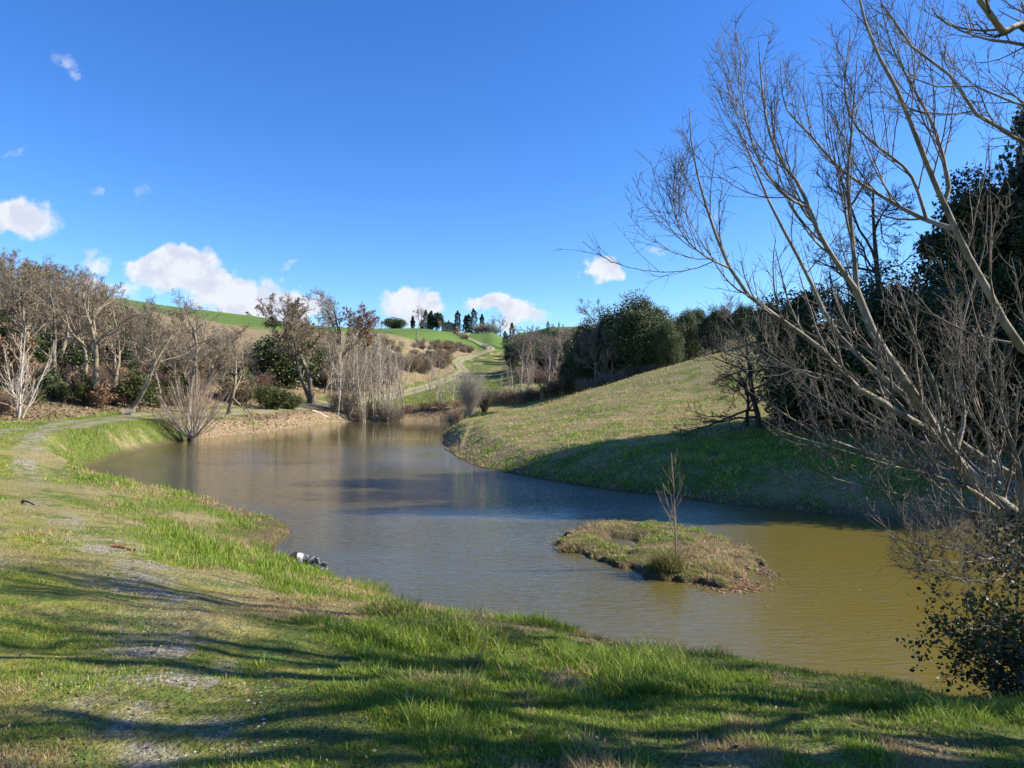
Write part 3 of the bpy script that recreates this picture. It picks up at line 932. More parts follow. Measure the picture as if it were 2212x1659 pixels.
# understorey of the wood
brs = [brush(31, 3, 3, 40, 'greytwig', .014), brush(32, 3, 3.2, 44, 'twig', .014, 1, 'dead', leafs=.11), brush(33, 3, 3.2, 46, 'redtwig', .013)]
egs = [evergreen(41, 4, 3.4, ('oak_dark', 'holm'), 26, 240, .16, .02, .6, .24), evergreen(42, 4, 3.6, ('oak_dark', 'shrub'), 24, 220, .15, .02, .5, .25)]
for i in range(120):
    d = rnd.uniform(56, 100)
    px = rnd.uniform(-10, 330)
    x = X(px, d)
    if x > -32 - .02 * (d - 56): continue
    k = rnd.random()
    if k < .64:
        put(rnd.choice(brs), px, d, rnd.uniform(1.6, 3.4), 'leafless twiggy bush filling the gaps between the oaks of the left wood', 'bush', 'understorey bushes of the left wood', ws=rnd.uniform(1, 1.5))
    else:
        put(rnd.choice(egs), px, d, rnd.uniform(2.0, 5.2), 'dark evergreen shrub growing among the bare oaks of the left wood', 'shrub', 'evergreen shrubs of the left wood', ws=rnd.uniform(.8, 1.2))
# singled-out trees in front of the wood
t1 = bare_tree(51, 12, .24, .42, 8, 40, .22, tw=(6, 6, 5), rmin=.016)
put(t1, 92, 58, h_for(96, 58, 268), 'tall forked bare oak with pale crooked trunk at the wood edge left of the willow', 'oak tree', rz=.4)
t1b = bare_tree(52, 12, .2, .36, 8, 44, .25, tw=(6, 6, 5), rmin=.016)
put(t1b, 78, 61, h_for(70, 61, 272), 'second tall bare oak with ivy-dark foot, just left of the forked pale oak', 'oak tree', rz=2.0)
t2 = bare_tree(53, 10, .17, .42, 7, 45, .22, tw=(6, 6, 5), rmin=.015, lean=(.55, 0), stems=2)
put(t2, 129, 57, 9.2, 'twin-stemmed bare tree leaning far to the right over the grey shrub at the wood edge', 'tree', rz=0)
t3 = bare_tree(54, 10, .19, .4, 9, 48, .26, tw=(7, 6, 5), rmin=.015)
put(t3, 188, 66, h_for(188, 66, 290), 'crooked bare oak rising behind the pollard willow against the green field', 'oak tree', rz=1.0)
t4 = bare_tree(55, 8, .16, .2, 10, 58, .2, tw=(7, 7, 6), rmin=.013, mats=('oak', 'twig'))
put(t4, 228, 71, 9.4, 'broad round-headed bare tree between the pollard willow and the dark broom bush', 'tree', rz=3.0)
put(evergreen(56, 9, 5, ('oak_dark', 'ivy'), 40, 260, .2, .1, 1.4, .19), 33, 84, h_for(33, 84, 262), 'pointed dark evergreen poking above the wood near the left edge', 'evergreen tree')
put(evergreen(57, 6, 5, ('oak_dark', 'holm'), 36, 260, .18, .05, .8, .2), 100, 90, h_for(100, 90, 292), 'dark evergreen crown high in the wood behind the forked pale oak', 'evergreen tree')
put(evergreen(58, 6, 5, ('oak_dark', 'holm'), 36, 260, .18, .05, .8, .2), 122, 84, h_for(122, 84, 306), 'dark evergreen crown where the wood meets the green field', 'evergreen tree')
put(egs[0], 282, 104, h_for(282, 104, 332), 'flat-topped dark evergreen left of the tall oak below the green field', 'evergreen tree', ws=1.5)
put(egs[0], 306, 112, h_for(306, 112, 334), 'dark evergreen half hidden behind the tall oak right of the green field', 'evergreen tree', ws=1.2)
# fore-edge shrubs
put(egs[1], 65, 56.5, 1.8, 'low bright green shrub at the foot of the forked pale oak', 'shrub', ws=.9)
put(egs[1], 83, 57.5, 2.6, 'taller green shrub with rusty leaves between the two pale trunks', 'shrub', ws=.8)
put(egs[0], 50, 57.5, 2.8, 'dark shrub right of the white-stemmed tree at the wood edge', 'shrub', ws=1.0)
put(egs[1], 37, 53.5, 1.3, 'small yellowish broom clump beside the white-stemmed tree', 'shrub', ws=1.0)
put(egs[1], 12, 66, 4.5, 'tall ivy-green shrub behind the white-stemmed tree near the left edge', 'shrub', ws=.8)
rb = [brush(34, 2, 2, 30, 'twig', .012, 3, 'dead', leafs=.13)]
put(rb[0], 88, 59, 3.0, 'bush with orange withered leaves right of the forked pale oak', 'bush', ws=1.0)
put(rb[0], 100, 58, 2.0, 'low bush with orange withered leaves near the twin-stemmed tree', 'bush', ws=1.2)
put(rb[0], 8, 58, 5.0, 'tall bush with rusty leaves behind the white-stemmed tree at the left edge', 'bush', ws=.7)
grey = brush(35, .8, 1, 60, 'white', .006, 0, sub=(6, 4), fan=70)
put(grey, 128, 55, .75, 'small round silvery grey shrub at the foot of the leaning twin-stemmed tree', 'shrub')
# white-stemmed tree, far left
wt_ = slim(61, 6.5, 5, ('white', 'pale'), .10, .011, .34, 13, 6, 34)
put(wt_, 18, 47, 6.4, 'white-barked multi-stemmed bare tree at the left edge beside the track', 'tree', rz=1.2)
put(brush(62, 1.6, 2, 46, 'redtwig', .010), 6, 48, 1.5, 'low reddish thicket at the foot of the white-barked tree', 'bush', ws=1.5)

# pollard willow
def pollard(seed, h):
    r = np.random.RandomState(seed)
    root = empty('pollard_willow')
    N = 6
    T = np.stack([r.randn(N) * .02, r.randn(N) * .02, np.linspace(-.5, .75, N)], 1)[None]
    V, Q = tubes(T, np.array([[.42, .36, .34, .38, .44, .26]]), 10)
    mesh_np('trunk', V + r.randn(*V.shape) * .02, Q, M['oak_dark'], root)
    n = 84; N = 8
    a = r.rand(n) * 2 * np.pi; sp = np.radians(74) * r.rand(n) ** .7
    d = np.stack([np.sin(sp) * np.cos(a), np.sin(sp) * np.sin(a), np.cos(sp)], 1)
    p = np.stack([np.cos(a) * .25 * r.rand(n), np.sin(a) * .25 * r.rand(n), .45 + .3 * r.rand(n)], 1)
    Ln = (h * (.62 + .38 * np.cos(sp)) * (.75 + .25 * r.rand(n)))[:, None] * .95
    pts = [p]
    for j in range(N - 1):
        d = norm(d + .035 * r.randn(n, 3) + [0, 0, .085]); p = p + d * Ln / (N - 1); pts.append(p)
    A = np.stack(pts, 1); AR = (.026 * (.6 + .9 * r.rand(n)))[:, None] * np.linspace(1, .3, N)[None]
    B_, BR = grow(r, A, AR, 7, .25, .98, 24, .30, 5, .08, .06, .5, .009, .45)
    C_, CR = grow(r, B_, BR, 3, .2, 1, 24, .5, 3, .08, .06, .6, .008, .5)
    V, Q = tubes(A, AR, 4)
    mesh_np('shoots', V, Q, M['pale'], root)
    V, Q = join([tubes(B_, BR, 3), tubes(C_, CR, 3)])
    mesh_np('twigs', V, Q, M['redtwig'], root)
    return Proto(root, V[:, 2].max())


put(pollard(71, 6.2), 193, 53, 6.35, 'pollard willow with short dark stump and round fan of reddish shoots, left bank', 'willow tree', rz=0)
put(brush(72, .8, 1.2, 50, 'redtwig', .007), 198, 51.6, .8, 'reddish root suckers at the water side of the pollard willow', 'bush', ws=1.5)
bro = brush(73, 2.6, 3, 90, 'broom', .012, 3, 'broom', leafs=.08, fan=50)
put(bro, 272, 84, 3.4, 'dark green broom bush above the track right of the round-headed tree', 'bush', ws=1.25)
put(bro, 290, 87, 2.4, 'smaller dark green broom bush beside the large broom bush', 'bush', ws=1.2)

# tall oaks behind the far shore
t5 = bare_tree(81, 13, .26, .30, 10, 40, .2, tw=(7, 7, 6), rmin=.018, dead=.5, stems=2)
put(t5, 312, 97, h_for(312, 97, 293), 'tall spreading oak with dark double trunk and some brown leaves, left of the poplar thicket', 'oak tree', rz=.5, ws=1.1)
t6 = bare_tree(82, 12, .22, .42, 9, 44, .24, tw=(7, 7, 6), rmin=.018, mats=('oak_dark', 'greytwig'))
put(t6, 343, 118, h_for(343, 118, 281), 'tallest leafless oak on the skyline behind the poplar thicket', 'oak tree', rz=1.5, ws=.85)
t7 = bare_tree(83, 11, .2, .4, 9, 44, .24, tw=(7, 7, 6), rmin=.018, dead=1.0, deadmat='rust')
put(t7, 369, 122, h_for(369, 122, 299), 'reddish-leaved oak on the skyline right of the tallest leafless oak', 'oak tree', rz=2.5, ws=.95)
put(oaks[4], 325, 108, 9, 'leafless oak with fine twigs filling in behind the double-trunked oak', 'oak tree', ws=1.0)

# poplar thicket at the far shore
pops = [slim(91, 12, 1, ('pale', 'pale'), .12, .016, .08, 24, 4), slim(92, 12, 2, ('white', 'pale'), .11, .016, .30, 20, 4), slim(93, 12, 3, ('pale', 'greytwig'), .09, .015, .26, 16, 4), slim(94, 12, 1, ('pale', 'greytwig'), .09, .018, .03, 26, 5)]
thick = [(338, 91.5, 12, 0), (341, 95, 11, 1), (349, 92.5, 12.5, 2), (355, 95, 12.2, 0), (361, 93.5, 11, 3), (367, 96, 12.6, 1), (374, 94, 12, 2), (383, 96, 11.5, 0), (388, 94.6, 12.8, 1), (396, 97, 11.6, 2), (330, 92.5, 9.5, 3), (404, 96, 10.6, 1), (346, 97, 12.4, 2), (358, 98, 12.8, 0), (371, 98.5, 12.2, 2), (379, 93.8, 11.8, 1), (392, 94.2, 12.4, 0), (364, 92.6, 11.6, 2)]
for i, (px, d, hh, k) in enumerate(thick):
    nm = ['pale slender poplar at the left end of the far-shore thicket', 'pale slender poplar standing close among others in the far-shore thicket'][i != 10]
    put(pops[k], px, d, hh * .93, nm, 'poplar tree', 'poplars of the far-shore thicket' if i != 10 else None)
for i in range(6):
    put(brs[0], 335 + i * 12, 93 + rnd.uniform(-.6, 2), rnd.uniform(2.4, 3.6), 'grey twiggy undergrowth at the foot of the far-shore poplars', 'bush', 'undergrowth below the far-shore poplars')
singles = [(417, 96.5, 5.2, 3, 'small dark thin tree right of the poplar thicket on the far shore'), (429, 97, 9.6, 3, 'single straight thin poplar in the middle of the far shore'),
           (444, 97, 10.2, 2, 'pale twin poplar on the far shore left of the fan-shaped willow'), (452, 98, 8.4, 0, 'slim pale poplar just right of the pale twin poplar'),
           (437, 101, 7, 1, 'thin poplar sapling behind the straight far-shore poplar'), (461, 97, 6.6, 3, 'thin grey sapling beside the left flank of the fan-shaped willow')]
for px, d, hh, k, nm in singles: put(pops[k], px, d, hh, nm, 'poplar tree')
for px, d, hh, ws in ((408, 96, 1.6, 1.4), (425, 97, 1.5, 1.8), (440, 97, 1.7, 1.8), (457, 97, 1.6, 1.6)):
    put(brs[2], px, d, hh, 'low brown scrub along the far water edge', 'bush', 'low scrub along the far shore', ws=ws)
fanw = brush(101, 5.6, 3, 120, 'pale', .013, sub=(7, 4), fan=36)
put(fanw, 470, 80, 5.9, 'grey fan-shaped willow bush at the right end of the far shore', 'willow bush', rz=0, ws=.8)
put(brs[2], 457, 66, 1.9, 'small reddish bush at the water edge in front of the fan-shaped willow', 'bush', ws=.8)
put(brush(102, 3.4, 2.5, 60, 'oak_dark', .015), 484, 82, 3.0, 'dark bramble mass leaning on the right side of the fan-shaped willow', 'bush', ws=.9)

# row of saplings behind the mound
for i, (px, hh) in enumerate([(500, 4.6), (506, 5.4), (513, 7.4), (521, 9.0), (527, 8.2), (533, 9.4), (541, 6.8), (549, 8.6), (556, 7.2), (563, 9.8), (571, 7.6)]):
    put(pops[(i * 3) % 4], px, 104 + (i % 3) * 2.5, hh, 'thin bare sapling in the row behind the mown mound', 'sapling', 'saplings in a row behind the mound', ws=1.1)
for i in range(14):
    put(brs[[0, 2, 1][i % 3]], 496 + i * 7, 104 + rnd.uniform(-1, 4), rnd.uniform(1.6, 2.8) + (i > 8) * 1.2, 'low tangled scrub below the saplings behind the mound', 'bush', 'scrub below the sapling row', ws=1.5)

# brush on the far slope, left of the climbing track
for i in range(330):
    d = rnd.uniform(112, 236)
    xp = float(np.interp(d, path[:, 1], path[:, 0]))
    x = xp - rnd.uniform(3.5, 36)
    px = 512 + x / d * F
    if px < 325: continue
    k = rnd.random()
    hh = rnd.uniform(3.0, 7.0)
    maxh = h_for(px, d, np.interp(px, [325, 400, 430, 475], [343, 346, 350, 343]) + rnd.uniform(0, 8))
    if HOR - (h1(x, d) - EYE) / d * F < 343: continue
    maxh = max(maxh, 1.8); hh = min(hh, maxh)
    if k < .62: put(brs[rnd.randrange(2)], px, d, hh, 'grey-brown bare bush on the slope left of the climbing track', 'bush', 'bushes on the far slope', ws=1.35)
    elif k < .88: put(oaks[4], px, d, min(hh * 1.6, maxh), 'small bare tree on the slope left of the climbing track', 'tree', 'small trees on the far slope', ws=1.2)
    else: put(egs[0], px, d, min(hh, maxh), 'dark evergreen bush on the slope left of the climbing track', 'shrub', 'evergreens on the far slope')
for i in range(26):
    d = rnd.uniform(195, 246)
    x = float(np.interp(d, path[:, 1], path[:, 0])) - rnd.uniform(3.5, 10)
    put(brs[i % 2], 512 + x / d * F, d, rnd.uniform(1.5, 2.6), 'thorny brown bush crowding the bank beside the climbing track', 'bush', 'thorn bushes along the climbing track', ws=1.4)
put(t3, 416, 205, 10, 'solitary crooked bare tree in the green field left of the house', 'tree', ws=.9)
put(t6, 395, 150, 8.5, 'dark spreading bare tree on the slope behind the far-shore poplars', 'tree', ws=1.3)

# ridge with house
put(egs[0], 392, 375, 7.5, 'broad dark evergreen at the left end of the ridge', 'evergreen tree', ws=1.6)
put(egs[0], 400, 372, 6.5, 'lower evergreen beside the broad one at the left of the ridge', 'evergreen tree', ws=1.3)
for i, (px, hh, bend, w) in enumerate([(412.6, 7.8, 0, 2.2), (421.5, 5.6, 0, 1.8), (425.6, 10.8, 0, 3.8), (429.8, 9.6, 0, 3.4), (431.2, 10.6, 0, 3.6)]):
    pr = cypress(110 + i, hh, w, bend=bend)
    put(pr, px, 382, hh, ['pointed cypress rising behind the left evergreens on the ridge', 'smallest cypress on the ridge left of the house', 'tall ragged conifer left of the farmhouse', 'middle dark conifer of the group left of the farmhouse', 'dark conifer close behind the middle one left of the farmhouse'][i], 'cypress')
ced = evergreen(120, 9, 10, ('oak_dark', 'cyp'), 30, 130, .5, .2, -.6, .17, name='tree')
put(ced, 436.5, 384, 10.2, 'flat-topped dark cedar directly left of the farmhouse', 'cedar tree', ws=.8)
cy = [(457.5, 11.4, 0, 4.2, 'tall cypress at the right end of the farmhouse'), (465.8, 9.4, 0, 3.6, 'stout left cypress of the dark pair right of the farmhouse'), (468.6, 10.0, 0, 4.4, 'stout middle cypress beside the bent one'),
      (472.6, 13.2, .10, 4.6, 'tallest cypress with bent tip right of the farmhouse'), (482.0, 10.2, 0, 3.2, 'slim cypress behind the bare bushes right of the dark pair')]
for i, (px, hh, bend, w, nm) in enumerate(cy):
    put(cypress(130 + i, hh, w, bend=bend), px, 378 if i < 4 else 384, hh, nm, 'cypress', rz=0)
put(t4, 501, 376, 13, 'large rounded leafless tree on the ridge right of the cypresses', 'tree', ws=.95)
put(t4, 492, 380, 10, 'pale leafless tree between the slim cypress and the large rounded tree', 'tree', ws=1.0)
for i, (px, hh) in enumerate([(477, 6.2), (484, 5.4), (489.5, 6.6), (496, 4.6), (506, 3.2), (511, 3.0)]):
    put(brs[[0, 2, 0][i % 3]], px, 374, hh, 'bare garden bush along the ridge right of the farmhouse', 'bush', 'bare bushes along the ridge', ws=1.6)
put(oaks[4], 439.0, 366, 5.6, 'small leafless tree in front of the left end of the farmhouse', 'tree', ws=.9)
for i, (px, d, hh) in enumerate([(444, 345, 1.6), (450, 338, 1.4), (455, 330, 2.0), (459, 318, 2.4), (463, 305, 2.6), (466, 296, 2.2), (462, 290, 2.4)]):
    put(brs[[0, 2, 1][i % 3]], px, d, hh, 'brown bush on the stony bank below the farmhouse', 'bush', 'bushes on the bank below the farmhouse', ws=1.5)


def farmhouse(px, d):
    x = X(px, d); z = h1(x, d) + .1
    root = empty('farmhouse', (x, d, z), R_(-12))
    wallm = plain('render_wall', (0.20, 0.20, 0.18), (0.30, 0.295, 0.265), 1.5)
    roofm = plain('clay_roof', (0.22, 0.16, 0.12), (0.36, 0.28, 0.22), 3)
    glass = plain('window_glass', (0.05, 0.06, 0.08), (0.08, 0.09, 0.12), 1, .2)
    frm = plain('window_frame', (0.55, 0.55, 0.53), (0.62, 0.62, 0.60), 3)
    w, l, e, a = 4.1, 7.0, 3.9, 5.4
    V = [(-w, 0, 0), (w, 0, 0), (w, 0, e), (0, 0, a), (-w, 0, e), (-w, l, 0), (w, l, 0), (w, l, e), (0, l, a), (-w, l, e)]
    me = bpy.data.meshes.new('wall')
    me.from_pydata(V, [], [(0, 1, 2, 3, 4), (6, 5, 9, 8, 7), (5, 0, 4, 9), (1, 6, 7, 2)])
    me.materials.append(wallm)
    wl = bpy.data.objects.new('wall', me); COL.objects.link(wl); wl.parent = root

    def slab(name, pts, th, mat, par):
        n = len(pts)
        V = [tuple(p) for p in pts] + [(p[0], p[1], p[2] + th) for p in pts]
        Fc = [tuple(range(n))[::-1], tuple(range(n, 2 * n))] + [(i, (i + 1) % n, n + (i + 1) % n, n + i) for i in range(n)]
        me = bpy.data.meshes.new(name); me.from_pydata(V, [], Fc); me.materials.append(mat)
        o = bpy.data.objects.new(name, me); COL.objects.link(o); o.parent = par
        return o
    k = (a - e) / w
    r1 = slab('roof', [(-w - .5, -.4, e - .5 * k + .02), (0, -.4, a + .02), (w + .5, -.4, e - .5 * k + .02), (w + .5, l + .4, e - .5 * k + .02), (0, l + .4, a + .02), (-w - .5, l + .4, e - .5 * k + .02)], .22, roofm, root)
    # roof needs a clean ridge: rebuild as two slopes
    me = r1.data; me.clear_geometry()
    Z = lambda xx: a + .02 - abs(xx) * k
    xs = (-w - .5, 0, w + .5); V = []
    for yy in (-.4, l + .4):
        for xx in xs: V += [(xx, yy, Z(xx)), (xx, yy, Z(xx) + .22)]
    me.from_pydata(V, [], [(1, 3, 9, 7), (3, 5, 11, 9), (0, 6, 8, 2), (2, 8, 10, 4), (0, 2, 3, 1), (2, 4, 5, 3), (6, 7, 9, 8), (8, 9, 11, 10), (0, 1, 7, 6), (4, 10, 11, 5)])
    ch = slab('chimney', [(-1.0, 2.2, a - .8), (-.3, 2.2, a - .8), (-.3, 3.0, a - .8), (-1.0, 3.0, a - .8)], 2.0, wallm, r1)
    for (cx, cz, ww, hh) in ((-.6, 1.2, 1.5, 1.6), (2.3, 1.4, .8, 1.0)):
        f = slab('window', [(cx - ww / 2, -.06, cz), (cx + ww / 2, -.06, cz), (cx + ww / 2, -.02, cz), (cx - ww / 2, -.02, cz)], hh, frm, root)
        slab('pane', [(cx - ww / 2 + .12, -.09, cz + .12), (cx + ww / 2 - .12, -.09, cz + .12), (cx + ww / 2 - .12, -.065, cz + .12), (cx - ww / 2 + .12, -.065, cz + .12)], hh - .24, glass, f)
    tag(root, 'grey gabled farmhouse with low clay roof on the ridge at the top of the track', 'house')


farmhouse(448.5, 384)

# ================================================================== clump right of the climbing track
for i in range(46):
    d = rnd.uniform(150, 235)
    lo = np.interp(d, [150, 235], [512, 503])
    px = rnd.uniform(lo, 600)
    top = np.interp(px, [500, 515, 540, 560, 600], [337, 326, 323, 320, 318]) + rnd.uniform(0, 16)
    hh = min(max(h_for(px, d, top), 3), 10)
    k = rnd.random()
    if k < .60: put(oaks[[4, 1, 0][i % 3]], px, d, hh, 'grey bare tree in the dense clump right of the climbing track', 'tree', 'bare trees of the clump right of the track', ws=1.25)
    elif k < .86: put(egs[0], px, d, hh * .8, 'dark evergreen in the dense clump right of the climbing track', 'evergreen tree', 'evergreens of the clump right of the track', ws=.9)
    else: put(rb[0], px, d, hh * .7, 'rust-leaved bush in the dense clump right of the climbing track', 'bush', 'rusty bushes of the clump right of the track', ws=1.0)
for i in range(16):
    d = rnd.uniform(144, 160); px = 520 + i * 4.6
    put(brs[i % 3], px, d, rnd.uniform(2.5, 4.5), 'bare bush along the foot of the dense clump right of the track', 'bush', 'bushes at the foot of the clump', ws=1.5)
for i, (px, hh) in enumerate([(505, 12), (512, 13), (548, 12.5), (559, 13.0), (563, 11)]):
    put(cypress(150 + i, hh, 4.5), px, 262 + 6 * i, h_for(px, 262 + 6 * i, [331, 323, 321, 322, 324][i]), ['dark conifer top at the left rim of the dense clump', 'second dark conifer top over the left part of the dense clump', 'conifer top above the middle of the dense clump', 'left one of two close conifer tops above the clump', 'right one of two close conifer tops above the clump'][i], 'conifer')

# ================================================================== holm oaks behind the mound
holms = [evergreen(161, 10, 8, ('oak_dark', 'holm'), 60, 720, .145, .03, .8, .17), evergreen(162, 10, 8, ('oak_dark', 'holm'), 56, 720, .145, .03, .5, .18), evergreen(163, 10, 8, ('oak_dark', 'ivy'), 56, 700, .145, .03, .7, .18)]
for (px, d, top, k, ws, nm) in [(637, 73, 289, 0, 1.0, 'tallest bright-leaved holm oak of the clump behind the mound'), (668, 70, 318, 1, .85, 'lower rounded holm oak at the right foot of the clump behind the mound'),
                                (612, 76, 304, 2, .95, 'dark holm oak left of the tallest one behind the mound'), (593, 77, 314, 2, .90, 'dark leftmost holm oak of the clump behind the mound'),
                                (654, 82, 300, 0, .6, 'holm oak behind the right shoulder of the tallest one'), (690, 88, 306, 1, .8, 'holm oak far back right of the clump behind the mound'),
                                (712, 84, 303, 2, .75, 'dark holm oak at the top of the mown slope'), (738, 84, 300, 2, .75, 'dark holm oak right of the slope crest behind the poplar twigs')]:
    put(holms[k], px, d, h_for(px, d, top), nm, 'holm oak', ws=ws)
put(oaks[1], 617, 80, h_for(617, 80, 291), 'bare tree poking its twigs above the dark holm oaks behind the mound', 'tree')
put(oaks[0], 600, 82, h_for(600, 82, 301), 'bare tree with grey twigs at the left of the holm oaks behind the mound', 'tree')
put(oaks[4], 598, 74, 7.0, 'grey leafless tree in front of the dark leftmost holm oak', 'tree', ws=.9)
put(t4, 609, 71.5, 5.2, 'small pale-twigged bare tree at the foot of the dark holm oak', 'tree', ws=.8)
put(oaks[1], 724, 92, h_for(724, 92, 290), 'bare tree rising behind the holm oaks at the top of the slope', 'tree')
for i, (px, top) in enumerate(((676, 312), (700, 305), (724, 303), (748, 303), (630, 306), (580, 326), (660, 306))):
    put(holms[i % 3], px, 94 + (i % 3) * 4, h_for(px, 96, top), 'dense evergreen oak filling the wood behind the holm oak clump', 'evergreen tree', 'evergreen oaks behind the clump', ws=1.0)
for i, px in enumerate((765, 800, 838, 878, 925, 975, 1020)):
    put(holms[i % 3], px, 80 - i, h_for(px, 80 - i, 300 - i * 4), 'evergreen oak in the distant hedge behind the right-hand poplar', 'evergreen tree', 'evergreen oaks of the upper hedge', ws=.85)
for i in range(10):
    put(brs[0], 585 + i * 9, 71 + rnd.uniform(-1, 1), rnd.uniform(1.0, 1.8), 'twiggy bush along the shaded foot of the holm oak clump', 'bush', 'bushes at the foot of the holm oaks', ws=1.3)

# ================================================================== the dark wood on the right bank
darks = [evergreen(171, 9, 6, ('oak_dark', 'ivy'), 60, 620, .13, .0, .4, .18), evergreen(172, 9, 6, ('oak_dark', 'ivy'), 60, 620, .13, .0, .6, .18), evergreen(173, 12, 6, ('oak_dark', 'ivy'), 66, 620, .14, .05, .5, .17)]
rw = [(12.2, 30.0, 6.2, 0, 1.0, 'dark evergreen at the front left corner of the shaded wood on the right bank'), (14.6, 28.3, 6.4, 1, 1.05, 'dark evergreen second from the corner of the shaded wood on the right bank'),
      (16.4, 25.8, 6.0, 0, 1.1, 'dark evergreen behind the middle of the near poplar'), (17.6, 22.8, 5.6, 1, 1.15, 'low dark evergreen near the water behind the near poplar'), (18.6, 20.2, 5.2, 0, 1.2, 'low dark evergreen close to the water at the right edge'),
      (16.4, 30.8, 6.8, 1, 1.0, 'second-row evergreen behind the corner tree of the shaded wood'), (19.3, 29.6, 10.6, 2, .95, 'tall ivy-clad tree towering over the shaded wood behind the near poplar'),
      (20.6, 26.6, 9.5, 2, .9, 'tall dark evergreen right of the towering ivy-clad tree'), (25.2, 28.8, 17.0, 0, .62, 'very tall evergreen beyond the right edge, back of the shaded wood'), (24.6, 25.4, 17.5, 1, .62, 'very tall evergreen beyond the right edge, middle of the shaded wood'),
      (24.2, 22.4, 16.5, 2, .6, 'very tall evergreen beyond the right edge, front of the shaded wood'), (25.0, 31.6, 15.0, 2, .62, 'hindmost tall evergreen beyond the right edge')]
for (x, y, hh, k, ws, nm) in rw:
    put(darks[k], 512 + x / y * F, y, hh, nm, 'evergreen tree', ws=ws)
bo = bare_tree(181, 10, .17, .3, 9, 55, .28, mats=('oak_dark', 'oak_dark'), tw=(7, 7, 6), rmin=.010)
put(bo, 512 + 16.8 / 30.8 * F, 30.8, 10.8, 'dark crooked bare oak silhouetted against the sky behind the near poplar', 'oak tree', rz=1.0, ws=1.0)
put(bo, 512 + 20.5 / 30 * F, 30, 11.5, 'second dark bare oak right of the crooked one against the sky', 'oak tree', rz=3.0, ws=1.0)
bs = bare_tree(182, 5.5, .09, .12, 12, 70, .26, mats=('oak_dark', 'oak_dark'), tw=(7, 6, 5), rmin=.008, up=.02)
put(bs, 512 + 10.9 / 31 * F, 31, 5.2, 'low black-twigged bare tree standing against the sunny slope at the wood corner', 'tree', rz=2, ws=1.25)
put(bs, 512 + 10.6 / 31.5 * F, 31.5, 3.0, 'smaller black-twigged bush below the low bare tree at the wood corner', 'bush', rz=4, ws=1.5)
bb = brush(183, 2, 2.4, 44, 'oak_dark', .009, 2, 'ivy', leafs=.1)
for i in range(16):
    t_ = i / 15
    x = 12.0 + 10 * t_ + rnd.uniform(-.4, .8); y = 29.6 - 10.6 * t_ + rnd.uniform(-.6, .8)
    put(bb, 512 + x / y * F, y, rnd.uniform(1.8, 3.0), 'dark shaded bush along the front of the wood on the right bank', 'bush', 'shaded bushes on the right bank', ws=1.3)

# ================================================================== near poplar on the right
def c5(x, y, d): return P3((2600 + x * .844) * .553, y * .844 * .553, d)
def c6(x, y, d): return P3((2600 + x * .663) * .553, (1200 + y * .663) * .553, d)


def limb_set(limbs, N=14):
    Ps, Rs = [], []
    for pts, ra, rb_ in limbs:
        p = catmull(pts, 8)
        s = np.concatenate([[0], np.cumsum(np.linalg.norm(np.diff(p, axis=0), axis=1))])
        tt = np.linspace(0, s[-1], N)
        Ps.append(np.stack([np.interp(tt, s, p[:, k]) for k in range(3)], 1))
        Rs.append(np.linspace(ra, rb_, N))
    return np.array(Ps), np.array(Rs)


